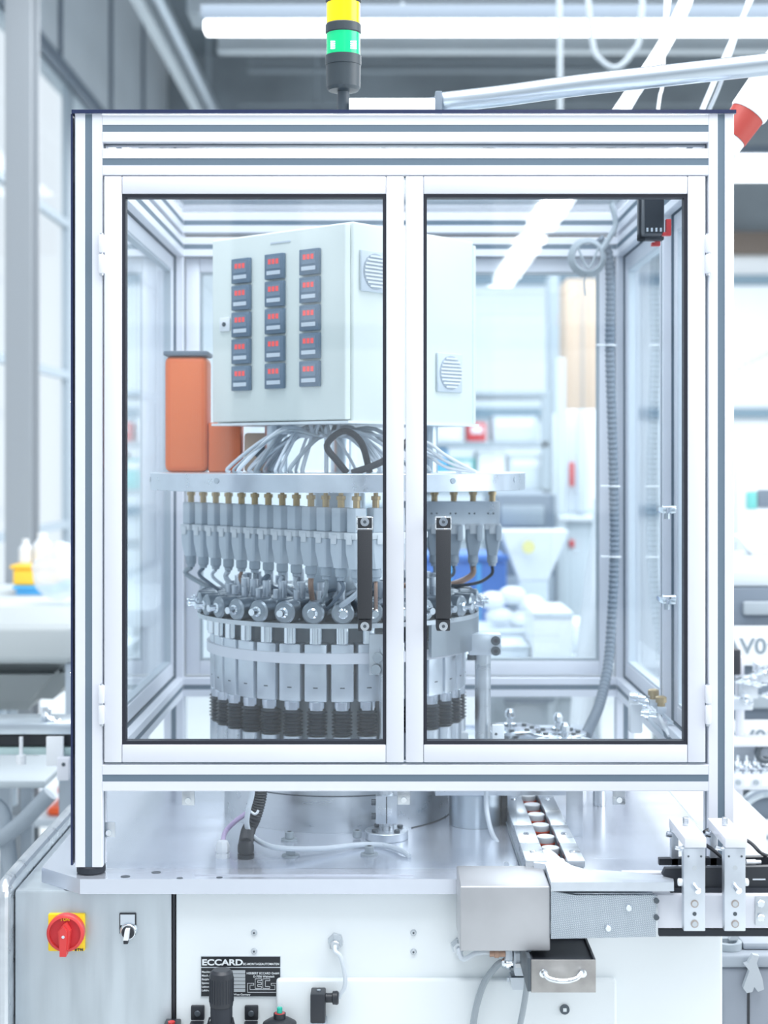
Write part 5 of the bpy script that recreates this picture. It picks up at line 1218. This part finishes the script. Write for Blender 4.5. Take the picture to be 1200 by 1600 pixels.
x = P(36, 0, Y).x; MB().box(x-.012, x+.012, Y+.03, Y+.055, 0.0, P(0, 1232, Y).z-.0005).build('leg', GPLAS, tf)
# red-orange pallet truck / motor
ot = thing('orange_motor', P(100, 1275, 3.0), 'red orange motor unit on a low white table at left behind the enclosure', 'motor')
Y = 3.0
a, b = P(88, 1228, Y), P(150, 1244, Y); MB().box(a.x, b.x, Y, Y+.2, b.z, a.z, .015, 3).build('motor_top', REDOR, ot)
a, b = P(92, 1245, Y), P(148, 1260, Y); MB().box(a.x, b.x, Y+.02, Y+.18, b.z+.0, a.z-.0003, .004).build('motor_core', LGREY, ot)
a, b = P(74, 1260, Y), P(150, 1274, Y); MB().box(a.x, b.x, Y-.02, Y+.2, b.z, a.z, .015, 3).build('motor_base', REDOR, ot)
z_ = P(0, 1274, Y).z
lt = thing('low_table', P(80, 1300, 3.0), 'low pale table under the red orange motor at left', 'table')
MB().box(-1.40, -.80, 2.95, 3.5, z_-.03, z_-.001, .003).build('tabletop', LGREY, lt)
for x in (-1.37, -.83):
    for y in (2.98, 3.47): MB().box(x-.015, x+.015, y-.015, y+.015, 0, z_-.0303).build('leg', MGREY, lt)
# bench at left with crates and bag
bl = thing('side_bench', (-1.1, 2.4, 0), 'blurred bench by the windows at left, yellow crate and bag on it', 'bench')
zbn = P(0, 930, 2.45).z
MB().box(-1.50, -.66, 1.98, 2.90, zbn-.05, zbn, .005).build('benchtop', PGREY, bl)
for x in (-1.46, -.70):
    for y in (2.02, 2.86): MB().box(x-.02, x+.02, y-.02, y+.02, 0, zbn-.0503).build('leg', MGREY, bl)
def onbl(px0, px1, pyt, Y, d, m, name, label, cat, z0, rim=None):
    a, b = P(px0, pyt, Y), P(px1, pyt, Y)
    t = thing(name, Vector(((a.x+b.x)/2, Y+d/2, z0)), label, cat)
    MB().box(a.x, b.x, Y, Y+d, z0+.001, a.z, .006).build('body', m, t)
    MB().box(a.x-.008, b.x+.008, Y-.008, Y+d+.008, a.z+.0003, a.z+.012, .004).build('rim', rim or m, t)
    return a.z+.0125
z_a = onbl(24, 84, 921, 2.45, .28, SKYB, 'blue_crate', 'sky blue crate under the yellow crate at left by the windows', 'crate', zbn)
z_b = onbl(20, 84, 889, 2.45, .26, AMBER, 'yellow_crate', 'yellow crate stacked on the blue crate at left', 'crate', z_a)
for k, (px, h_, r_b) in enumerate(((40, .075, .022), (66, .095, .03))):
    p = P(px, 870, 2.56); tag(MB().prof((p.x, 2.56, z_b+.0005), (p.x, 2.56, z_b+h_), [(0, r_b), (h_*.6, r_b), (h_*.8, r_b*.5), (h_, r_b*.5)], 16).build('white_bottle', WPLAS), ['white bottle on the yellow crate, left and shorter one', 'white bottle on the yellow crate, right and taller one'][k], 'bottle')
p = P(99, 905, 2.12)
bag = MB().sph((0, 0, 0), .088, (1.0, .9, .95), 28)
for v in bag.bm.verts:
    n_ = math.sin(v.co.x*62+v.co.z*35)*.006+math.sin(v.co.z*90+v.co.y*50)*.004
    v.co += v.co.normalized()*n_
    v.co += Vector((p.x, 2.13, zbn+.095))
tag(bag.build('plastic_bag', BAG, ang=60), 'crumpled translucent plastic bag on the bench above the grey hopper at left', 'bag')

# white side cabinet right of the table plate
wc = thing('side_cabinet', (.67, .75, 0), 'low white cabinet right of the table plate, seen under the right end of the enclosure', 'cabinet')
MB().box(.585, .725, .54, .93, .04, .865, .006).build('cabinet_body', WPAINT, wc)
MB().box(.59, .72, .536, .5395, .10, .82, .002).build('cabinet_door', WPAINT, wc)
MB().box(.60, .71, .56, .90, 0, .0398).build('plinth', MGREY, wc)

# shared group phrases for repeats
GROUPS = {'storage_box': 'boxes on the far storage shelf', 'feeder_disc': 'round feeder discs inside the enclosure', 'ceiling_beam': 'steel beams under the ceiling',
          'ceiling_lamp': 'ceiling lamps of the hall', 'door_catch': 'silver catches on the right side door', 'brass_regulator': 'brass knob fittings at lower right inside',
          'socket_screw': 'socket screws on the table plate', 'placard': 'white placards on the drawer rack', 'carton': 'white cartons on the workbench',
          'white_bottle': 'white bottles on the yellow crate', 'hanging_cord': 'cords hanging from the ceiling'}
for o in COL.objects:
    if o.parent is None and 'label' in o and 'group' not in o:
        g = GROUPS.get(o.name.split('.')[0])
        if g: o['group'] = g
